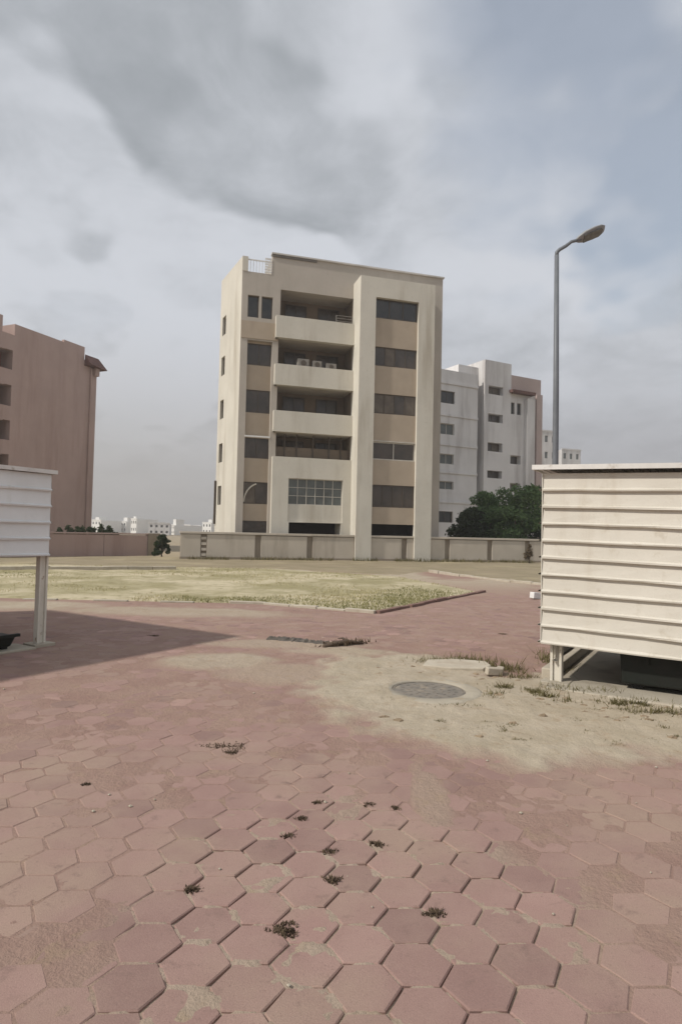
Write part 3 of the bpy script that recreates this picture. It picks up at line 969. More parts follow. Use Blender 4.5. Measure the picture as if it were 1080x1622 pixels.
# pink low wall on the left
def pink_wall():
    a = Vector((-27.0, 23.3, 0)); b = Vector((-12.0, 41.98, 0))
    ang = math.atan2(b.y - a.y, b.x - a.x); L = (b - a).length
    t = thing('pink_wall', 'low pink rendered boundary wall below the pink apartment block', 'wall', a, ang)
    n = 6; s = L / n
    for k in range(n):
        part('wall_panel', M_pinkw, t, (k * s + 0.01, (k + 1) * s - 0.01, 0, 0.2, 0, 1.36 - 0.006 * k), bevel=0.015)
    part('wall_cap', M_pinkw, t, (-0.05, L + 0.05, -0.05, 0.25, 1.362, 1.45), bevel=0.015)
    part('end_pillar', M_wallg, t, (L - 0.9, L + 0.02, -0.07, 0.27, 0, 1.47), bevel=0.015)


pink_wall()


# ------------------------------------------------------------------ pink block on the left
def pink_building():
    base = Vector((-23.65, 60, 0)); ang = R(67.5)
    t = thing('pink_apartment_block', 'pink apartment block with a blank side wall at the left edge', 'building', base, ang)
    op = []
    for z1, z0 in ((16.15, 14.55), (13.27, 11.55), (10.37, 8.75), (7.58, 5.9), (4.6, 3.0)):
        op.append((-11.9, -9.3, z0, z1, 1.3))
    MB().facade(-16, 0, 0, 17.45, 0, op, 1.3).poly([(0, 0, 0), (0, 14, 0), (0, 14, 17.45), (0, 0, 17.45)]) \
        .poly([(-16, 0, 17.45), (0, 0, 17.45), (0, 14, 17.45), (-16, 14, 17.45)]).poly([(-16, 0, 0), (-16, 0, 17.45), (-16, 14, 17.45), (-16, 14, 0)]) \
        .poly([(-16, 14, 0), (-16, 14, 17.45), (0, 14, 17.45), (0, 14, 0)]).build('wall', M_pinkw, t)
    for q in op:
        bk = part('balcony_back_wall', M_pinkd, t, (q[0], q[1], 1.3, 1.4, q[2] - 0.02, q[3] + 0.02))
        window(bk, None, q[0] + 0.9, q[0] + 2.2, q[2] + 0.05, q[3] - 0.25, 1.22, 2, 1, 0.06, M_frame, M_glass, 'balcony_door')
        part('balcony_divider', M_pinkw, t, (q[0], q[0] + 1.35, 0.35, 0.45, q[2], q[3]))
        part('balcony_lintel', M_pinkw, t, (q[0] - 0.1, q[1] - 0.9, -0.25, -0.004, q[3] - 0.12, q[3] + 0.08))
    part('parapet', M_pinkw, t, (-9.2, -4.06, 0.003, 0.3, 17.452, 18.4), (-4.06, -1.62, 0.0, 0.3, 17.453, 18.62), (-9.2, -8.9, 0.3, 9, 17.452, 18.4))
    part('stair_head', M_pinkw, t, (-15.9, -10.35, 0.005, 6, 17.452, 18.75))
    # sloping tiled eave round the far corner
    e = MB()
    e.v = []
    e.poly([(-1.6, -0.05, 17.95), (-1.6, -0.8, 16.98), (0.55, -0.8, 16.85), (0.1, -0.05, 17.95)])
    e.poly([(0.1, -0.05, 17.95), (0.55, -0.8, 16.85), (0.55, 6, 16.85), (0.1, 6, 17.95)])
    e.poly([(-1.6, -0.8, 16.98), (-1.6, -0.0, 16.9), (0.0, -0.0, 16.9), (0.55, -0.8, 16.85)])
    e.poly([(0.0, 0.0, 16.9), (0.0, 6, 16.9), (0.55, 6, 16.85), (0.55, -0.8, 16.85)])
    e.poly([(-1.6, -0.05, 17.95), (-1.6, 0, 16.9), (-1.6, -0.8, 16.98)])
    e.build('tiled_eave', M_tile, t)
    part('drain_pipe', M_pinkw, t, (-0.85, -0.73, -0.14, -0.02, 0.5, 16.8))
    part('bracket', M_pinkw, t, (-0.5, 0.0, -0.35, -0.003, 16.2, 16.9))


pink_building()


# ------------------------------------------------------------------ white block on the right
M_mauve = material('mauve_render', (0.46, 0.37, 0.345), (0.41, 0.33, 0.305), 0.4, 0.9)


def white_building():
    t = thing('white_apartment_block', 'white stepped apartment block behind the trees, right of the cream block', 'building', (15.239, 70, 0), R(28))
    lw = [(-5.45, -3.55, z0, z1, 0.3) for z0, z1 in ((16.1, 17.45), (12.7, 13.9), (9.5, 10.6), (6.75, 7.65), (3.2, 4.4))]
    MB().facade(-8.5, -0.35, 0, 19.45, 0, lw, 0.3).poly([(-0.35, 0, 0), (-0.35, 1.0, 0), (-0.35, 1.0, 19.45), (-0.35, 0, 19.45)]) \
        .poly([(-8.5, 0, 0), (-8.5, 0, 19.45), (-8.5, 12, 19.45), (-8.5, 12, 0)]) \
        .poly([(-8.5, 0, 19.45), (-0.35, 0, 19.45), (-0.35, 12, 19.45), (-8.5, 12, 19.45)]).build('wall', M_white, t)
    part('parapet', M_white, t, (-8.5, -0.35, 0.003, 0.25, 19.452, 19.75))
    for z in (18.2, 14.7, 11.5, 8.5, 5.3): part('string_course', M_white, t, (-8.5, -0.36, -0.12, -0.002, z, z + 0.22))
    for k, q in enumerate(lw): window(t, None, q[0], q[1], q[2], q[3], 0.2, 2, 1, 0.07, M_frame if k in (0, 4) else M_framew, M_glass if k in (0, 4) else M_glassg)
    # recessed groove and stair tower
    part('wall', M_white, t, (-0.35, 0.42, 1.0, 1.2, 0, 19.4))
    tw = [(0.95, 3.1, z0, z1, 0.7) for z0, z1 in ((17.8, 18.75), (14.65, 15.6), (11.35, 12.35), (8.35, 9.2), (5.2, 6.1), (2.2, 3.1))]
    MB().facade(0.42, 4.3, 0, 21.6, -0.25, tw, 0.7).poly([(0.42, -0.25, 0), (0.42, -0.25, 21.6), (0.42, 3.5, 21.6), (0.42, 3.5, 0)]) \
        .poly([(4.3, -0.25, 0), (4.3, 3.5, 0), (4.3, 3.5, 21.6), (4.3, -0.25, 21.6)]) \
        .poly([(0.42, -0.25, 21.6), (4.3, -0.25, 21.6), (4.3, 3.5, 21.6), (0.42, 3.5, 21.6)]).poly([(0.42, 3.5, 17), (0.42, 3.5, 21.6), (4.3, 3.5, 21.6), (4.3, 3.5, 17)]).build('stair_tower', M_white, t)
    for q in tw: window(t, None, q[0], q[1], q[2], q[3], 0.35, 2, 1, 0.08, M_frame, M_glassb)
    part('roof_room', M_white, t, (-2.4, 0.41, 0.9, 4.0, 19.452, 20.9))
    # right wing
    rw = [(4.45, 5.1, 15.95, 17.3, 0.3), (5.45, 6.1, 15.95, 17.3, 0.3), (4.5, 6.1, 10.2, 11.2, 0.6), (4.5, 6.1, 7.0, 8.0, 0.6)]
    MB().facade(4.3, 9.1, 0, 18.7, 0.0, rw, 0.3).poly([(9.1, 0, 0), (9.1, 12, 0), (9.1, 12, 18.7), (9.1, 0, 18.7)]).build('wall', M_white, t)
    for k, q in enumerate(rw): window(t, None, q[0], q[1], q[2], q[3], 0.2 if k < 2 else 0.5, 1, 1, 0.07, M_frame if k < 2 else M_framew, M_glass if k < 2 else M_glassb)
    part('roof_storey', M_mauve, t, (4.31, 9.15, -0.02, 6, 18.702, 20.45))
    part('awning', M_tile, t, (4.0, 7.6, -0.8, -0.022, 18.3, 18.62))
    part('pilaster', M_white, t, (6.6, 7.8, -0.5, -0.002, 0, 17.9))
    part('pilaster', M_mauve, t, (8.2, 9.1, -0.35, -0.002, 0, 18.6))


white_building()


# ------------------------------------------------------------------ far houses
def far_house(px0, px1, ytop, Y, label, mat, rows=2, cols=3, rz=0.0, group='white houses far beyond the walls', depth=12.0, roofbox=None, name='far_house', glass=None):
    a = at_depth(px0, ytop, Y); b = at_depth(px1, ytop, Y)
    w = b.x - a.x; h = a.z
    t = thing(name, label, 'house', (a.x, Y, 0), rz, group)
    rh = h / rows; cw = w / cols
    holes = []
    for i in range(cols):
        for j in range(rows):
            holes.append((i * cw + cw * 0.28, i * cw + cw * 0.72, j * rh + rh * 0.35, j * rh + rh * 0.75, 0.3))
    MB().facade(0, w, 0, h, 0, holes, 0.3).poly([(0, 0, 0), (0, 0, h), (0, depth, h), (0, depth, 0)]).poly([(w, 0, 0), (w, depth, 0), (w, depth, h), (w, 0, h)]) \
        .poly([(0, 0, h), (w, 0, h), (w, depth, h), (0, depth, h)]).poly([(0, depth, 0), (0, depth, h), (w, depth, h), (w, depth, 0)]).build('wall', mat, t)
    for q in holes: part('window', glass or M_glass, t, (q[0], q[1], 0.2, 0.28, q[2], q[3]))
    part('parapet', mat, t, (-0.1, w + 0.1, -0.12, -0.003, h - 0.02, h + 0.35))
    if roofbox: part('roof_room', mat, t, (w * roofbox[0], w * roofbox[1], 1, 5, h + 0.002, h + roofbox[2]))
    return t


FH = [
    (146, 168, 824, 300, 'white far house just right of the pink block, cut by dark shrubs', (0.2, 0.6, 1.5)),
    (170, 186, 832, 340, 'small low white far house behind the dark shrubs', None),
    (187, 207, 826, 310, 'white far house with a roof room, left of the brightest pair', (0.5, 0.95, 2.0)),
    (208, 221, 822, 280, 'tallest white far house above the end of the pink wall', (0.1, 0.5, 1.2)),
    (222, 236, 826, 285, 'white far house right of the tallest one over the pink wall', (0.3, 0.8, 1.0)),
    (270, 279, 832, 230, 'narrow white far house in the gap between the two walls', (0.2, 0.9, 2.2)),
    (280, 289, 838, 260, 'low white far house beside the end of the cream wall', None),
    (292, 306, 832, 320, 'white far house over the left end of the cream wall', None),
    (307, 322, 833, 330, 'long low white far house over the cream wall', None),
    (321, 340, 828, 300, 'white far house touching the left side of the cream block', (0.5, 0.9, 1.6)),
]
for q in FH: far_house(q[0], q[1], q[2], q[3], q[4], M_whitecity, 2, 3, R(-32), roofbox=q[5])
far_house(236, 268, 829, 210, 'long grey far house behind the dark shrub at the wall end', M_white, 2, 4, R(12), roofbox=None)
far_house(848, 888, 682, 150, 'tall grey far block directly behind the lamp post', M_white, 7, 3, R(18), 'grey blocks behind the right shed', 14, glass=M_glassg)  # grey blocks: paler panes stand in for haze over the distance
far_house(889, 925, 712, 165, 'lower grey far block right of the lamp post', M_white, 7, 3, R(18), 'grey blocks behind the right shed', 14, glass=M_glassg)
far_house(926, 1000, 738, 175, 'wide low grey far block mostly hidden by the right shed', M_white, 7, 6, R(18), 'grey blocks behind the right shed', 14, glass=M_glassg)


# ------------------------------------------------------------------ trees and shrubs
def leaf_cloud(name, clumps, n, size, mat, parent):
    cs = np.array([c[:3] for c in clumps]); rs = np.array([c[3:6] for c in clumps])
    wgt = (rs[:, 0] * rs[:, 1] * rs[:, 2]) ** 0.8; wgt /= wgt.sum()
    k = rng.choice(len(cs), n, p=wgt)
    d = rng.normal(size=(n, 3)); d /= np.linalg.norm(d, axis=1)[:, None]
    r = rng.uniform(0.35, 1.0, n) ** 0.6 * (1 + 0.12 * rng.normal(size=n))
    P = cs[k] + d * rs[k] * r[:, None]
    P[:, 2] = np.maximum(P[:, 2], 0.05)
    a = rng.normal(size=(n, 3)); a /= np.linalg.norm(a, axis=1)[:, None]
    b = np.cross(a, rng.normal(size=(n, 3))); b /= np.linalg.norm(b, axis=1)[:, None]
    s = (size * rng.uniform(0.6, 1.4, n))[:, None]
    V = np.stack([P - a * s, P + b * s * 0.45, P + a * s, P - b * s * 0.45], 1).reshape(-1, 3)
    me = np_mesh(name, V, np.arange(4 * n).reshape(-1, 4))
    return link(name, me, mat, parent)


def tree(label, loc, h, w, nclump, nleaf, mat, size=0.13, name='leafy_tree', cat='tree', group=None, trunk_h=0.3, low=0.22):
    t = thing(name, label, cat, loc, random.uniform(0, 6), group)
    b = MB()
    th = h * trunk_h
    b.tube([(0, 0, -0.1), (0.03 * h, 0, th * 0.5), (0.01 * h, 0.02 * h, th), (0.02 * h, 0, h * 0.62)], [h * 0.035, h * 0.028, h * 0.022, h * 0.008], 9)
    for k in range(6):
        a = 2 * math.pi * k / 6 + random.uniform(-.4, .4); r = w * random.uniform(0.25, 0.4); z = h * random.uniform(0.45, 0.75)
        b.tube([(0.01 * h, 0.01 * h, th * random.uniform(0.6, 1.0)), (math.cos(a) * r * 0.55, math.sin(a) * r * 0.55, (th + z) / 2), (math.cos(a) * r, math.sin(a) * r, z)], [h * 0.014, h * 0.009, h * 0.004], 6)
    b.build('trunk', M_bark, t, True)
    cl = []
    for k in range(nclump):
        a = random.uniform(0, 2 * math.pi); q = random.uniform(0, 1) ** 0.5
        zz = random.uniform(low, 0.9)
        r = w * 0.5 * q * (1 - 0.55 * max(0, zz - 0.4) / 0.6)
        s = w * random.uniform(0.10, 0.19)
        cl.append((math.cos(a) * r, math.sin(a) * r, h * zz, s, s, s * random.uniform(0.7, 1.0)))
    cl.append((0, 0, h * 0.55, w * 0.26, w * 0.26, h * 0.28))
    leaf_cloud('crown', cl, nleaf, size, mat, t)
    return t


def g_at(px, Y): p = at_depth(px, 850, Y); return (p.x, Y, 0)


tree('broad dark green tree behind the cream wall, tallest beside the right shed', g_at(818, 48), 5.9, 4.6, 34, 11000, M_leaf, group='trees behind the cream wall')
tree('dark green tree behind the cream wall, in front of the stair tower', g_at(772, 50), 5.7, 3.8, 30, 9000, M_leaf, group='trees behind the cream wall')
tree('lower dark tree behind the cream wall nearest to the cream block', g_at(740, 49), 4.0, 3.3, 26, 6500, M_leafd, group='trees behind the cream wall')
tree('dark tree behind the cream wall partly hidden by the right shed', g_at(864, 51), 6.2, 4.0, 28, 8000, M_leafd, group='trees behind the cream wall')
tree('small dark bushy shrub in the gap between pink and cream walls', g_at(258, 40), 1.6, 1.0, 22, 4200, M_leafd, 0.06, 'shrub', 'shrub', None, 0.2, 0.1)
SH = [(95, 46, 2.0, 1.0), (112, 47, 2.05, 1.3), (130, 46, 2.2, 1.2), (147, 48, 2.15, 1.1), (160, 50, 2.4, 1.1), (171, 50, 2.1, 1.2), (180, 51, 1.8, 1.0)]
SL = ['dark shrub over the pink wall, nearest to the left shed', 'dark shrub over the pink wall, second from the left shed', 'dark shrub over the pink wall, third from the left shed',
      'dark shrub over the pink wall, at the corner of the pink block', 'tallest dark shrub over the pink wall, beside the first white house', 'dark shrub over the pink wall, below the small white house', 'lowest dark shrub over the pink wall, farthest right of the row']
for (px, Y, h, w), lb in zip(SH, SL):
    tree(lb, g_at(px, Y), h, w, 9, 1500, M_leafd, 0.08, 'shrub', 'shrub', 'dark shrubs behind the pink wall', 0.2)
M_dryleaf = foliage_material('dry_brown_leaves', (0.10, 0.075, 0.045), (0.17, 0.125, 0.075))
for px, Y, h, w, lb in ((390, 40.6, 3.3, 0.7, 'dry brown shrub behind the cream wall at the left corner of the cream block'), (413, 40.9, 3.1, 0.9, 'dry brown shrub behind the cream wall below the lowest bay window'), (838, 42.3, 1.35, 0.8, 'dry brown shrub in front of the cream wall beside the right shed')):
    tree(lb, g_at(px, Y), h, w, 9, 700, M_dryleaf, 0.06, 'dry_shrub', 'shrub', 'dry shrubs along the cream wall', 0.4)


# ------------------------------------------------------------------ sheds of ribbed sheet metal
def board_mesh(L, p, y_out, shear, name):
    """one lapped sheet: flat, then an outward rib that throws a shadow line; face looks to -y, x runs along"""
    prof = [(-0.006, -0.004), (-0.004, -0.046), (0.010, -0.049), (0.024, -0.020), (p * 0.55, -0.013), (p, -0.004)]
    n = 14
    V = []; Fc = []
    k = len(prof)
    for i in range(n + 1):
        x = L * i / n
        for z, y in prof: V.append((x, y + (random.gauss(0, 0.0022) if z < 0.1 else 0), z + shear * x + (random.gauss(0, 0.0028) if z < 0.1 else 0)))
    for i in range(n):
        for j in range(k - 1):
            Fc.append((i * k + j, (i + 1) * k + j, (i + 1) * k + j + 1, i * k + j + 1))
    m0 = len(V)
    me = bpy.data.meshes.new(name); me.from_pydata(V, [], Fc); me.update()
    return me


def shed(label, T, L, D, z_low, z_top, p, shear, mat, roof_z, xl, back_low, end_low, posts_front, plinth, roof_over=0.13, fall=0.0):
    t = thing('metal_shed', label, 'shed'); t.matrix_world = T
    n = int(round((z_top - z_low) / p)); p = (z_top - z_low) / n
    x0 = xl
    meshes = [board_mesh(L, p, 0, shear, 'siding_board') for _ in range(3)]
    for k in range(n):                                                   # front boards
        o = link('siding_board', meshes[k % 3], mat, t, loc=(x0, 0, z_low + k * p))
        s = o.modifiers.new('thick', 'SOLIDIFY'); s.thickness = 0.004; s.offset = 1
    meE = board_mesh(D, p, 0, 0, 'siding_board')
    for rot, lx, ly, low in ((R(-90), x0, D, end_low), (R(90), x0 + L, 0, end_low), (R(180), x0 + L, D, back_low)):
        me = meE if rot != R(180) else meshes[0]
        k = n - 1
        while k >= 0 and z_low + k * p > low - 0.05:
            o = link('siding_board', me, mat, t, loc=(lx, ly, z_low + k * p)); o.rotation_euler = (0, 0, rot)
            k -= 1
        zz = z_low - p
        while zz > low - 0.05:
            o = link('siding_board', me, mat, t, loc=(lx + (0.17 if lx == x0 else 0), ly, zz)); o.rotation_euler = (0, 0, rot)  # right shed ends: hidden low board added to shade the floor slab
            zz -= p
    for x in posts_front:
        for y in (0.10, D - 0.14):
            zt = z_top + shear * (x - x0) - 0.005
            b = MB()                                                      # channel-shaped steel post
            b.box(x - 0.065, x - 0.035, y - 0.05, y + 0.05, -0.02, zt); b.box(x + 0.035, x + 0.065, y - 0.05, y + 0.05, -0.02, zt)
            b.box(x - 0.034, x + 0.034, y - 0.025, y + 0.045, -0.02, zt - 0.002)
            po = b.build('post', M_post, t, bevel=0.004)
            part('base_plate', M_conc, po, (x - 0.16, x + 0.16, y - 0.15, y + 0.15, -0.05, 0.045), bevel=0.01)
    part('corner_trim', mat, t, (x0 - 0.012, x0 - 0.002, -0.030, 0.03, z_low, z_top)) if plinth else None
    for y in (0.05, D - 0.1):
        b = MB(); b.shear = shear
        b.box(x0 + 0.02, x0 + L - 0.02, y, y + 0.05, z_top - 0.07 - shear * x0 + 0.0, z_top - 0.01 - shear * x0).build('top_rail', M_post, t)
    # roof: thin ribbed sheet with a folded edge
    rb = MB(); rb.shear = shear
    xa, xb, ya, yb = x0 - roof_over, x0 + L + roof_over, -roof_over, D + roof_over
    m = 60; dz = -shear * x0
    def rz(y): return roof_z + dz + fall * y / D
    for i in range(m):
        xs = [xa + (xb - xa) * (i + q) / m for q in (0, 0.55, 0.65, 0.9)] + [xa + (xb - xa) * (i + 1) / m]
        zs = [0, 0, 0.022, 0.022, 0]
        for q in range(4):
            rb.poly([(xs[q], ya, rz(ya) + zs[q]), (xs[q + 1], ya, rz(ya) + zs[q + 1]), (xs[q + 1], yb, rz(yb) + zs[q + 1]), (xs[q], yb, rz(yb) + zs[q])])
    rf = rb.build('roof', M_roofsheet, t)
    fb = MB(); fb.shear = shear
    fb.box(xa, xb, ya - 0.012, ya, rz(ya) - 0.022, rz(ya) + 0.034); fb.box(xa - 0.012, xa, ya - 0.012, yb, rz(ya) - 0.022, rz(ya) + 0.034)
    fb.box(xb, xb + 0.012, ya - 0.012, yb, rz(ya) - 0.022, rz(ya) + 0.034)
    fb.build('roof_edge', M_roofsheet, rf)
    return t


shed('cream ribbed metal shed on short posts at the right edge', RS, 5.0, 2.9, 0.485, 2.47, 0.2, -0.022, M_clad, 2.53, -0.05, 0.75, 0.30, (0.10, 2.5, 4.8), True, 0.10)
shed('white ribbed metal shed on tall posts at the left edge', LS, 5.0, 5.0, 1.30, 2.46, 0.235, 0.0, M_cladw, 2.49, -4.985, 1.06, 1.25, (-4.8, -2.4, 0.0), False, 0.055, -0.05)

# concrete floor of the right shed with a kerb at its end
t = thing('concrete_floor', 'concrete floor slab with raised end kerb under the right shed', 'floor slab'); t.matrix_world = RS; tag(t, kind='structure')
part('slab', M_conc, t, (0.06, 5.2, -0.28, 3.2, -0.05, 0.035), bevel=0.012)
part('end_kerb', M_concp, t, (-0.10, 0.05, 0.20, 3.3, -0.05, 0.15), bevel=0.015)
part('front_edge', M_concp, t, (0.72, 5.2, -0.36, -0.285, -0.05, 0.05), bevel=0.012)

# bin under the right shed
t = thing('waste_bin', 'dark steel waste bin standing in the shade inside the right shed', 'bin'); t.matrix_world = RS @ Matrix.Translation((0.74, 0.12, 0.036))
b = MB()
b.v = [b.P(p) for p in ((0.05, 0.05, 0.06), (1.75, 0.05, 0.06), (1.75, 1.05, 0.06), (0.05, 1.05, 0.06), (0, 0, 1.15), (1.8, 0, 1.15), (1.8, 1.1, 1.15), (0, 1.1, 1.15))]
b.f = [(0, 3, 2, 1), (0, 1, 5, 4), (1, 2, 6, 5), (2, 3, 7, 6), (3, 0, 4, 7), (4, 5, 6, 7)]
b.build('body', M_bin, t, bevel=0.02)
part('rim', M_bin, t, (-0.04, 1.84, -0.04, 0.02, 1.1, 1.19), (-0.04, 1.84, 1.08, 1.14, 1.1, 1.19), (-0.04, 0.02, 0.02, 1.08, 1.1, 1.188), (1.78, 1.84, 0.02, 1.08, 1.1, 1.188))
part('lid', M_bin, t, (-0.02, 1.82, 0.0, 1.1, 1.192, 1.23), bevel=0.01)
for x in (0.2, 1.6):
    for y in (0.15, 0.95):
        MB(Matrix.Translation((x, y - 0.03, 0.075)) @ Matrix.Rotation(R(-90), 4, 'X')).lathe([(0.0, 0.0), (0.072, 0.0), (0.075, 0.01), (0.075, 0.05), (0.072, 0.06), (0.0, 0.06)], n=18).build('wheel', M_rubber, t)
for x in np.arange(0.3, 1.7, 0.35): part('side_rib', M_bin, t, (x - 0.03, x + 0.03, 0.0, 0.04, 0.3, 1.08))

# low block and slab by the left shed
t = thing('waste_bin', 'dark low bin in the shade inside the left shed', 'bin'); t.matrix_world = LS @ Matrix.Translation(LS.inverted() @ on_ground(30, 1031) + Vector((-1.08, 0.0, 0)))
b = MB()
b.v = [(0.05, 0.05, 0.06), (1.0, 0.05, 0.06), (1.0, 0.9, 0.06), (0.05, 0.9, 0.06), (0, 0, 0.22), (1.05, 0, 0.22), (1.05, 0.95, 0.22), (0, 0.95, 0.22)]
b.f = [(0, 3, 2, 1), (0, 1, 5, 4), (1, 2, 6, 5), (2, 3, 7, 6), (3, 0, 4, 7), (4, 5, 6, 7)]
b.build('body', M_bin, t, bevel=0.03)
part('rim', M_bin, t, (-0.03, 1.08, -0.03, 0.03, 0.20, 0.24), (-0.03, 1.08, 0.92, 0.98, 0.20, 0.24))
for x in (0.1, 0.9): part('foot', M_rubber, t, (x, x + 0.08, 0.1, 0.85, 0.0, 0.07))
o = part('concrete_pad', M_conc, None, (-1.9, -0.18, -0.12, 0.38, -0.04, 0.03), bevel=0.012); o.matrix_world = LS
tag(o, 'grey concrete pad beside the post of the left shed', 'concrete pad')


# ------------------------------------------------------------------ street lamp
def street_lamp():
    top = at_depth(880, 397, 15.5); arm = at_depth(912, 381, 15.5); tip = at_depth(957, 362, 15.5)
    bx = top.x + 0.04
    t = thing('street_lamp', 'grey steel street lamp rising behind the right shed', 'street lamp', (bx, 15.5, 0))
    b = MB(); h = top.z
    b.tube([(0, 0, 0), (0, 0, 1.2), (0, 0, h * 0.6), (-0.02, 0, h - 0.12)], [0.09, 0.085, 0.07, 0.055], 14).build('pole', M_pole, t, True)
    MB().tube([(0, 0, 0.012), (0, 0, 0.05)], 0.2, 14).build('base_plate', M_pole, t)
    ax = arm.x - bx; az = arm.z
    MB().tube([(-0.02, 0, h - 0.16), (-0.015, 0, h - 0.04), (0.05, 0, h + 0.03), (0.20, 0, h + 0.12), (ax * 0.75, 0, az - 0.03), (ax + 0.12, 0, az + 0.03)], [0.052, 0.05, 0.045, 0.042, 0.04, 0.04], 12).build('arm', M_pole, t, True)
    d = Vector((tip.x - arm.x, 0, tip.z - arm.z)); L = d.length; ang = math.atan2(d.z, d.x)
    T = Matrix.Translation((ax, 0, az)) @ Matrix.Rotation(-ang, 4, 'Y') @ Matrix.Rotation(R(-24), 4, 'X')
    hb = MB(T)
    prof = [(0.0, 0.045, 0.04), (0.06, 0.10, 0.07), (0.24, 0.18, 0.10), (0.48, 0.20, 0.10), (0.66, 0.175, 0.08), (0.76, 0.11, 0.05), (L, 0.012, 0.012)]
    n = 16; rings = []
    for x, w, hh in prof:
        rings.append(len(hb.v))
        for j in range(n):
            a = 2 * math.pi * j / n
            zz = math.sin(a) * hh
            hb.v.append(hb.P((x, math.cos(a) * w, zz if zz > 0 else zz * 0.45)))
    for k in range(len(rings) - 1):
        for j in range(n):
            q = (j + 1) % n
            hb.f.append((rings[k] + j, rings[k] + q, rings[k + 1] + q, rings[k + 1] + j))
    hd = hb.build('lamp_head', M_lamp, t, True)
    lb = MB(T)
    lb.prism([(0.18, -0.12), (0.60, -0.13), (0.68, -0.07), (0.68, 0.07), (0.60, 0.13), (0.18, 0.12)], -0.06, -0.036).build('lens', M_lens, hd)


street_lamp()

# ------------------------------------------------------------------ manhole
t = thing('manhole', 'round grey manhole with concrete collar set in the sand', 'manhole', (MANHOLE[0], MANHOLE[1], 0))
MB().lathe([(0.60, -0.05), (0.575, 0.022), (0.54, 0.034), (0.405, 0.033), (0.395, 0.02), (0.393, -0.01)], n=48, jit=0.02).build('collar', M_conc, t, True)
MB().lathe([(0.392, -0.02), (0.392, 0.020), (0.376, 0.022), (0.374, 0.0)], n=48).build('frame_ring', M_iron, t)
c = MB().lathe([(0.372, -0.02), (0.372, 0.017), (0.35, 0.019), (0.0, 0.019)], n=48).build('cover', M_iron, t)
b = MB()
for r0 in (0.08, 0.15, 0.22, 0.29):
    n = int(r0 * 60)
    for k in range(n):
        a = 2 * math.pi * k / n + r0 * 7
        x, y = math.cos(a) * r0, math.sin(a) * r0
        b.box(x - 0.014, x + 0.014, y - 0.014, y + 0.014, 0.0192, 0.0235)
b.build('raised_studs', M_iron, c)


def slab_piece(label, name, poly, z0, z1, loc, rz, tilt, mat, cat):
    o = MB().prism(poly, z0, z1).build(name, mat, None, bevel=0.012)
    o.location = loc; o.rotation_euler = (tilt[0], tilt[1], rz)
    return tag(o, label, cat)


slab_piece('pale broken concrete slab lying in the sand behind the manhole', 'concrete_slab',
           [(-0.46, -0.17), (-0.1, -0.25), (0.30, -0.20), (0.40, -0.02), (0.33, 0.20), (-0.05, 0.26), (-0.42, 0.16)], -0.03, 0.055, (1.58, 8.25, 0.005), R(-12), (0.04, -0.02), M_concp, 'concrete slab')
slab_piece('curved chip of concrete leaning by the broken slab near the shed', 'concrete_chip',
           [(-0.16, -0.08), (0.05, -0.10), (0.17, 0.02), (0.12, 0.09), (0.02, 0.0), (-0.13, 0.02)], 0, 0.09, (1.93, 7.86, 0.015), R(25), (0.05, 0.1), M_concp, 'concrete chip')
slab_piece('white loose kerb block on the path beside the right shed', 'kerb_block',
           [(-0.32, -0.09), (0.30, -0.10), (0.34, 0.06), (-0.28, 0.09)], -0.02, 0.15, (5.62, 17.9, 0.02), R(35), (0.03, 0.1), M_rail, 'kerb block')


# dark crumpled strip and twig on the paving
def crumple(label, name, pts, w, hgt, mat, cat, seed):
    n = 26
    P = [Vector(p) for p in pts]
    V = []; Fc = []
    rr = np.random.default_rng(seed)
    m = 9
    for i in range(n + 1):
        s = i / n * (len(P) - 1); k = min(int(s), len(P) - 2); f = s - k
        c = P[k].lerp(P[k + 1], f); d = (P[k + 1] - P[k]).normalized(); nrm = Vector((-d.y, d.x, 0))
        ww = w * (0.35 + 0.65 * math.sin(math.pi * min(1, max(0.05, i / n)))) * rr.uniform(0.75, 1.25)
        for j in range(m):
            q = j / (m - 1) * 2 - 1
            z = hgt * (1 - q * q) * rr.uniform(0.25, 1.1) + 0.002
            p = c + nrm * q * ww * 0.5
            V.append((p.x, p.y, z if 0 < j < m - 1 else -0.012))
    for i in range(n):
        for j in range(m - 1): Fc.append((i * m + j, (i + 1) * m + j, (i + 1) * m + j + 1, i * m + j + 1))
    me = bpy.data.meshes.new(name); me.from_pydata(V, [], Fc); me.update()
    return tag(link(name, me, mat), label, cat)


g1, g2, g3 = on_ground(424, 1013), on_ground(470, 1016), on_ground(524, 1022)
crumple('dark crumpled strip of rubbish lying across the paving below the plot', 'rubbish_strip', [g1, g2, g3], 0.30, 0.06, M_rag, 'rubbish', 5)
t = thing('fallen_branch', 'dark forked dry branch lying at the end of the rubbish strip', 'branch', on_ground(545, 1023))
b = MB()
b.tube([(-0.30, -0.25, 0.03), (-0.12, -0.10, 0.05), (0.10, 0.04, 0.06), (0.30, 0.06, 0.03)], [0.035, 0.04, 0.03, 0.012], 7)
b.tube([(0.05, 0.02, 0.06), (-0.02, 0.16, 0.09), (-0.10, 0.26, 0.07)], [0.025, 0.016, 0.006], 6)
b.tube([(-0.15, -0.12, 0.05), (-0.34, -0.06, 0.06)], [0.018, 0.005], 6)
b.build('stem', M_bark, t, True)
lx = rng.normal(-0.02, 0.20, 160); ly = lx * 0.55 + rng.normal(0, 0.06, 160)
blades('dead_leaves', lx, ly, np.full(160, 0.03), rng.uniform(0.02, 0.09, 160), rng.uniform(0.02, 0.05, 160), M_weedd, None, None, 1.6, t)


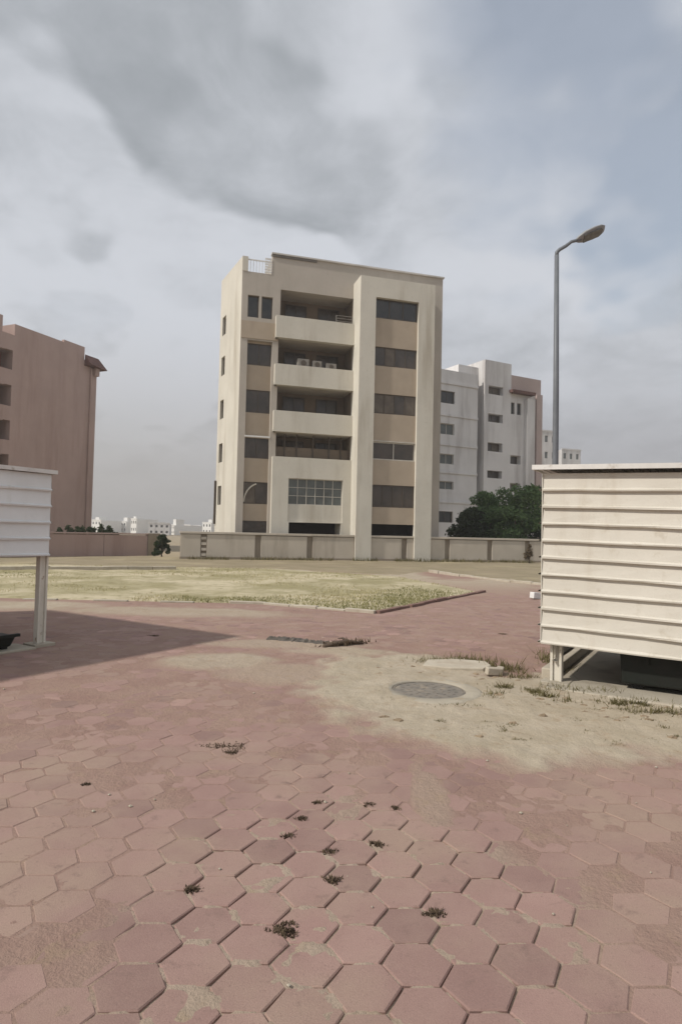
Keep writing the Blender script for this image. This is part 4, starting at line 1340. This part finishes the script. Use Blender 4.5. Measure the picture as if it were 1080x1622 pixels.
# dark dead weed clumps on the paving
CL = [((-0.203, 2.766), 0.058, 'largest dark weed clump in a near paving joint'),
      ((0.462, 2.908), 0.042, 'round dark weed clump right of the middle near pavers'),
      ((0.004, 3.159), 0.040, 'dark weed clump just above and right of the largest one'),
      ((-0.016, 3.434), 0.034, 'dark weed clump in the middle of the visible joints'),
      ((0.236, 3.528), 0.036, 'dark weed clump right of the middle one, level with the small pair'),
      ((-0.252, 3.599), 0.036, 'dark weed clump on the left side of the middle pavers'),
      ((-0.195, 3.822), 0.032, 'flat dark weed clump above the left middle clump'),
      ((-0.106, 4.047), 0.028, 'tiny dark weed clump farthest back in the paving joints'),
      ((0.221, 4.037), 0.032, 'tiny dark weed clump left of the pale sand smear'),
      ((0.376, 3.999), 0.028, 'tiny dark weed clump touching the pale sand smear'),
      ((-0.661, 3.049), 0.030, 'faint dark weed clump alone among the left pavers'),
      ((-0.87, 5.06), 0.100, 'wide dark clump of dead leaves alone on the middle paving'),
      ((-0.80, 4.92), 0.050, 'thin dark leaf scrap just below the wide dead leaf clump'),
      ((-1.642, 4.251), 0.028, 'small dark speck of weed far left on the paving'),
      ((-2.95, 10.2), 0.08, 'dark weed clump in the shadow of the left shed'),
      ((2.9, 11.2), 0.07, 'small dark clump on the path left of the right shed')]
for (cx, cy), r, lb in CL:
    n = int(60 + r * 2400)
    a = rng.uniform(0, 2 * np.pi, n); q = rng.uniform(0, 1, n) ** 0.7 * r * (1 + 0.3 * np.sin(a * 3 + cx * 9)) 
    sx = 1.9 if r > 0.09 else 1.15
    o = blades('weed_clump', np.cos(a) * q * sx, np.sin(a) * q * 0.85, np.zeros(n), rng.uniform(0.003, 0.013, n) * (1 + 3 * r), rng.uniform(0.012, 0.028, n), M_weedd, None, None, 2.2)
    o.location = (cx, cy, 0.0)
    tag(o, lb, 'weed', 'dark weed clumps on the paving')


# weeds round the sand, the slab and the shed
def weeds():
    X, Y, Hh = [], [], []
    spots = [(1.25, 8.55, 0.25, 0.12, 120, 0.10), (1.75, 8.6, 0.35, 0.14, 220, 0.15), (2.15, 8.2, 0.22, 0.20, 200, 0.15), (2.25, 7.7, 0.2, 0.12, 120, 0.10),
             (2.75, 7.05, 0.28, 0.10, 170, 0.10), (3.1, 6.6, 0.3, 0.12, 150, 0.09), (2.45, 7.15, 0.15, 0.1, 90, 0.08), (1.6, 6.75, 0.10, 0.10, 90, 0.06),
             (0.55, 6.55, 0.08, 0.05, 60, 0.05), (1.15, 6.38, 0.28, 0.05, 120, 0.05), (3.6, 6.35, 0.3, 0.12, 140, 0.08), (2.9, 8.6, 0.1, 0.5, 160, 0.2)]
    for k in range(34):
        w = RS @ Vector((random.uniform(-0.55, 2.0), random.gauss(-0.52, 0.16), 0))
        spots.append((w.x, w.y, random.uniform(0.04, 0.12), random.uniform(0.03, 0.07), random.randint(30, 110), random.uniform(0.03, 0.10)))
    for _ in range(70):
        x = random.uniform(0.9, 3.6); y = random.uniform(4.95, 7.2)
        if y < 5.2 + 0.9 * max(0, 1.3 - x): continue
        spots.append((x, y, random.uniform(0.03, 0.10), random.uniform(0.02, 0.06), random.randint(20, 80), random.uniform(0.015, 0.04)))
    for cx, cy, sx, sy, n, h in spots:
        X.append(rng.normal(cx, sx * 0.6, n)); Y.append(rng.normal(cy, sy * 0.6, n)); Hh.append(rng.uniform(0.2, 1, n) * h)
    X, Y, Hh = map(np.concatenate, (X, Y, Hh))
    ok = np.hypot(X - MANHOLE[0], Y - MANHOLE[1]) > 0.58
    X, Y, Hh = X[ok], Y[ok], Hh[ok]
    blades('dry_weeds', X, Y, np.full(len(X), 0.005), Hh, rng.uniform(0.008, 0.022, len(X)), M_weed, 'brown dry weeds scattered over the sand by the right shed', 'weeds', 1.3)
    n = 900
    s = rng.uniform(0, 1, n); X = -16 + 16.5 * s * 1.0; 
    u = rng.uniform(-11, 12, 2600); v = rng.normal(-0.25, 0.25, 2600)
    Xw = B0[0] + u * math.cos(BA) - v * math.sin(BA); Yw = B0[1] + u * math.sin(BA) + v * math.cos(BA)
    k = fbm(u * 0.8, v * 0.0 + 3, 3, 51) > 0.48
    blades('wall_weeds', Xw[k], Yw[k], np.full(k.sum(), -0.02), rng.uniform(0.05, 0.35, k.sum()), rng.uniform(0.03, 0.07, k.sum()), M_weed, 'brown dry weeds along the foot of the cream boundary wall', 'weeds', 0.8)


weeds()


# small stones on the sand and the plot edge
def pebbles():
    n = 420
    X = rng.uniform(-3.5, 3.6, n); Y = rng.uniform(2.4, 13.5, n)
    keep = (patches(X, Y) > 0.3) | (rng.uniform(0, 1, n) < 0.25)
    X, Y = X[keep], Y[keep]
    V, Fc = [], []
    for x, y in zip(X, Y):
        s = random.uniform(0.004, 0.016); i = len(V)
        for (a, b, c) in ((1, 0, 0), (0, 1, 0), (-1, 0, 0), (0, -1, 0), (0, 0, 0.8), (0, 0, -0.8)):
            V.append((x + a * s * random.uniform(.6, 1.3), y + b * s * random.uniform(.6, 1.3), 0.006 + c * s * random.uniform(.6, 1.2)))
        for a, b in ((0, 1), (1, 2), (2, 3), (3, 0)):
            Fc += [(i + a, i + b, i + 4), (i + b, i + a, i + 5)]
    me = bpy.data.meshes.new('pebbles'); me.from_pydata(V, [], Fc); me.update()
    tag(link('pebbles', me, M_conc), 'small pale stones scattered over sand and paving', 'pebbles', kind='stuff')


pebbles()


def clods():
    """crumbled lumps of brown earth on the sand in front of the right shed"""
    V, Fc = [], []
    n = 0
    while n < 260:
        x = random.uniform(0.2, 3.9); y = random.uniform(4.9, 8.9)
        q = RS.inverted() @ Vector((x, y, 0))
        near = math.exp(-((q.y + 0.55) / 0.55) ** 2) if q.x > -0.9 else 0.15
        if q.y > -0.35 and q.x > -0.15: continue
        if float(patches(np.array([x]), np.array([y]))[0]) < 0.5 or random.random() > 0.12 + near: continue
        if math.hypot(x - MANHOLE[0], y - MANHOLE[1]) < 0.62: continue
        n += 1
        s = random.uniform(0.006, 0.02) if random.random() < 0.75 else random.uniform(0.02, 0.045)
        i = len(V)
        for k in range(3):
            for j in range(7):
                a = 2 * math.pi * j / 7 + k * 0.4
                r = s * (1.25, 0.95, 0.45)[k] * random.uniform(0.65, 1.35)
                V.append((x + math.cos(a) * r * 1.3, y + math.sin(a) * r, 0.004 + s * (-0.2, 0.35, 0.6)[k] * random.uniform(0.7, 1.3)))
        for k in range(2):
            for j in range(7):
                u = (j + 1) % 7
                Fc.append((i + k * 7 + j, i + k * 7 + u, i + k * 7 + 7 + u, i + k * 7 + 7 + j))
        Fc.append(tuple(i + 14 + j for j in range(7)))
    me = bpy.data.meshes.new('earth_clods'); me.from_pydata(V, [], Fc); me.update()
    m = material('earth_clod', (0.20, 0.15, 0.10), (0.30, 0.23, 0.155), 8, 0.97, 0.003, 90)
    tag(link('earth_clods', me, m), 'crumbled brown earth lumps on the sand by the right shed', 'earth', kind='stuff')


clods()


# ------------------------------------------------------------------ dusty air
def build_haze():
    b = MB().box(-3020, 3020, -620, 5020, -1.1, 30.0)
    m = bpy.data.materials.new('dusty_air'); m.use_nodes = True
    nt = m.node_tree; nt.nodes.clear()
    out = nt.nodes.new('ShaderNodeOutputMaterial'); v = nt.nodes.new('ShaderNodeVolumePrincipled')
    v.inputs['Color'].default_value = (0.92, 0.90, 0.88, 1)
    v.inputs['Density'].default_value = 0.0011
    v.inputs['Anisotropy'].default_value = 0.3
    nt.links.new(v.outputs[0], out.inputs['Volume'])
    tag(b.build('haze', m), 'thin dusty haze lying over the whole place', 'haze', kind='stuff')


build_haze()
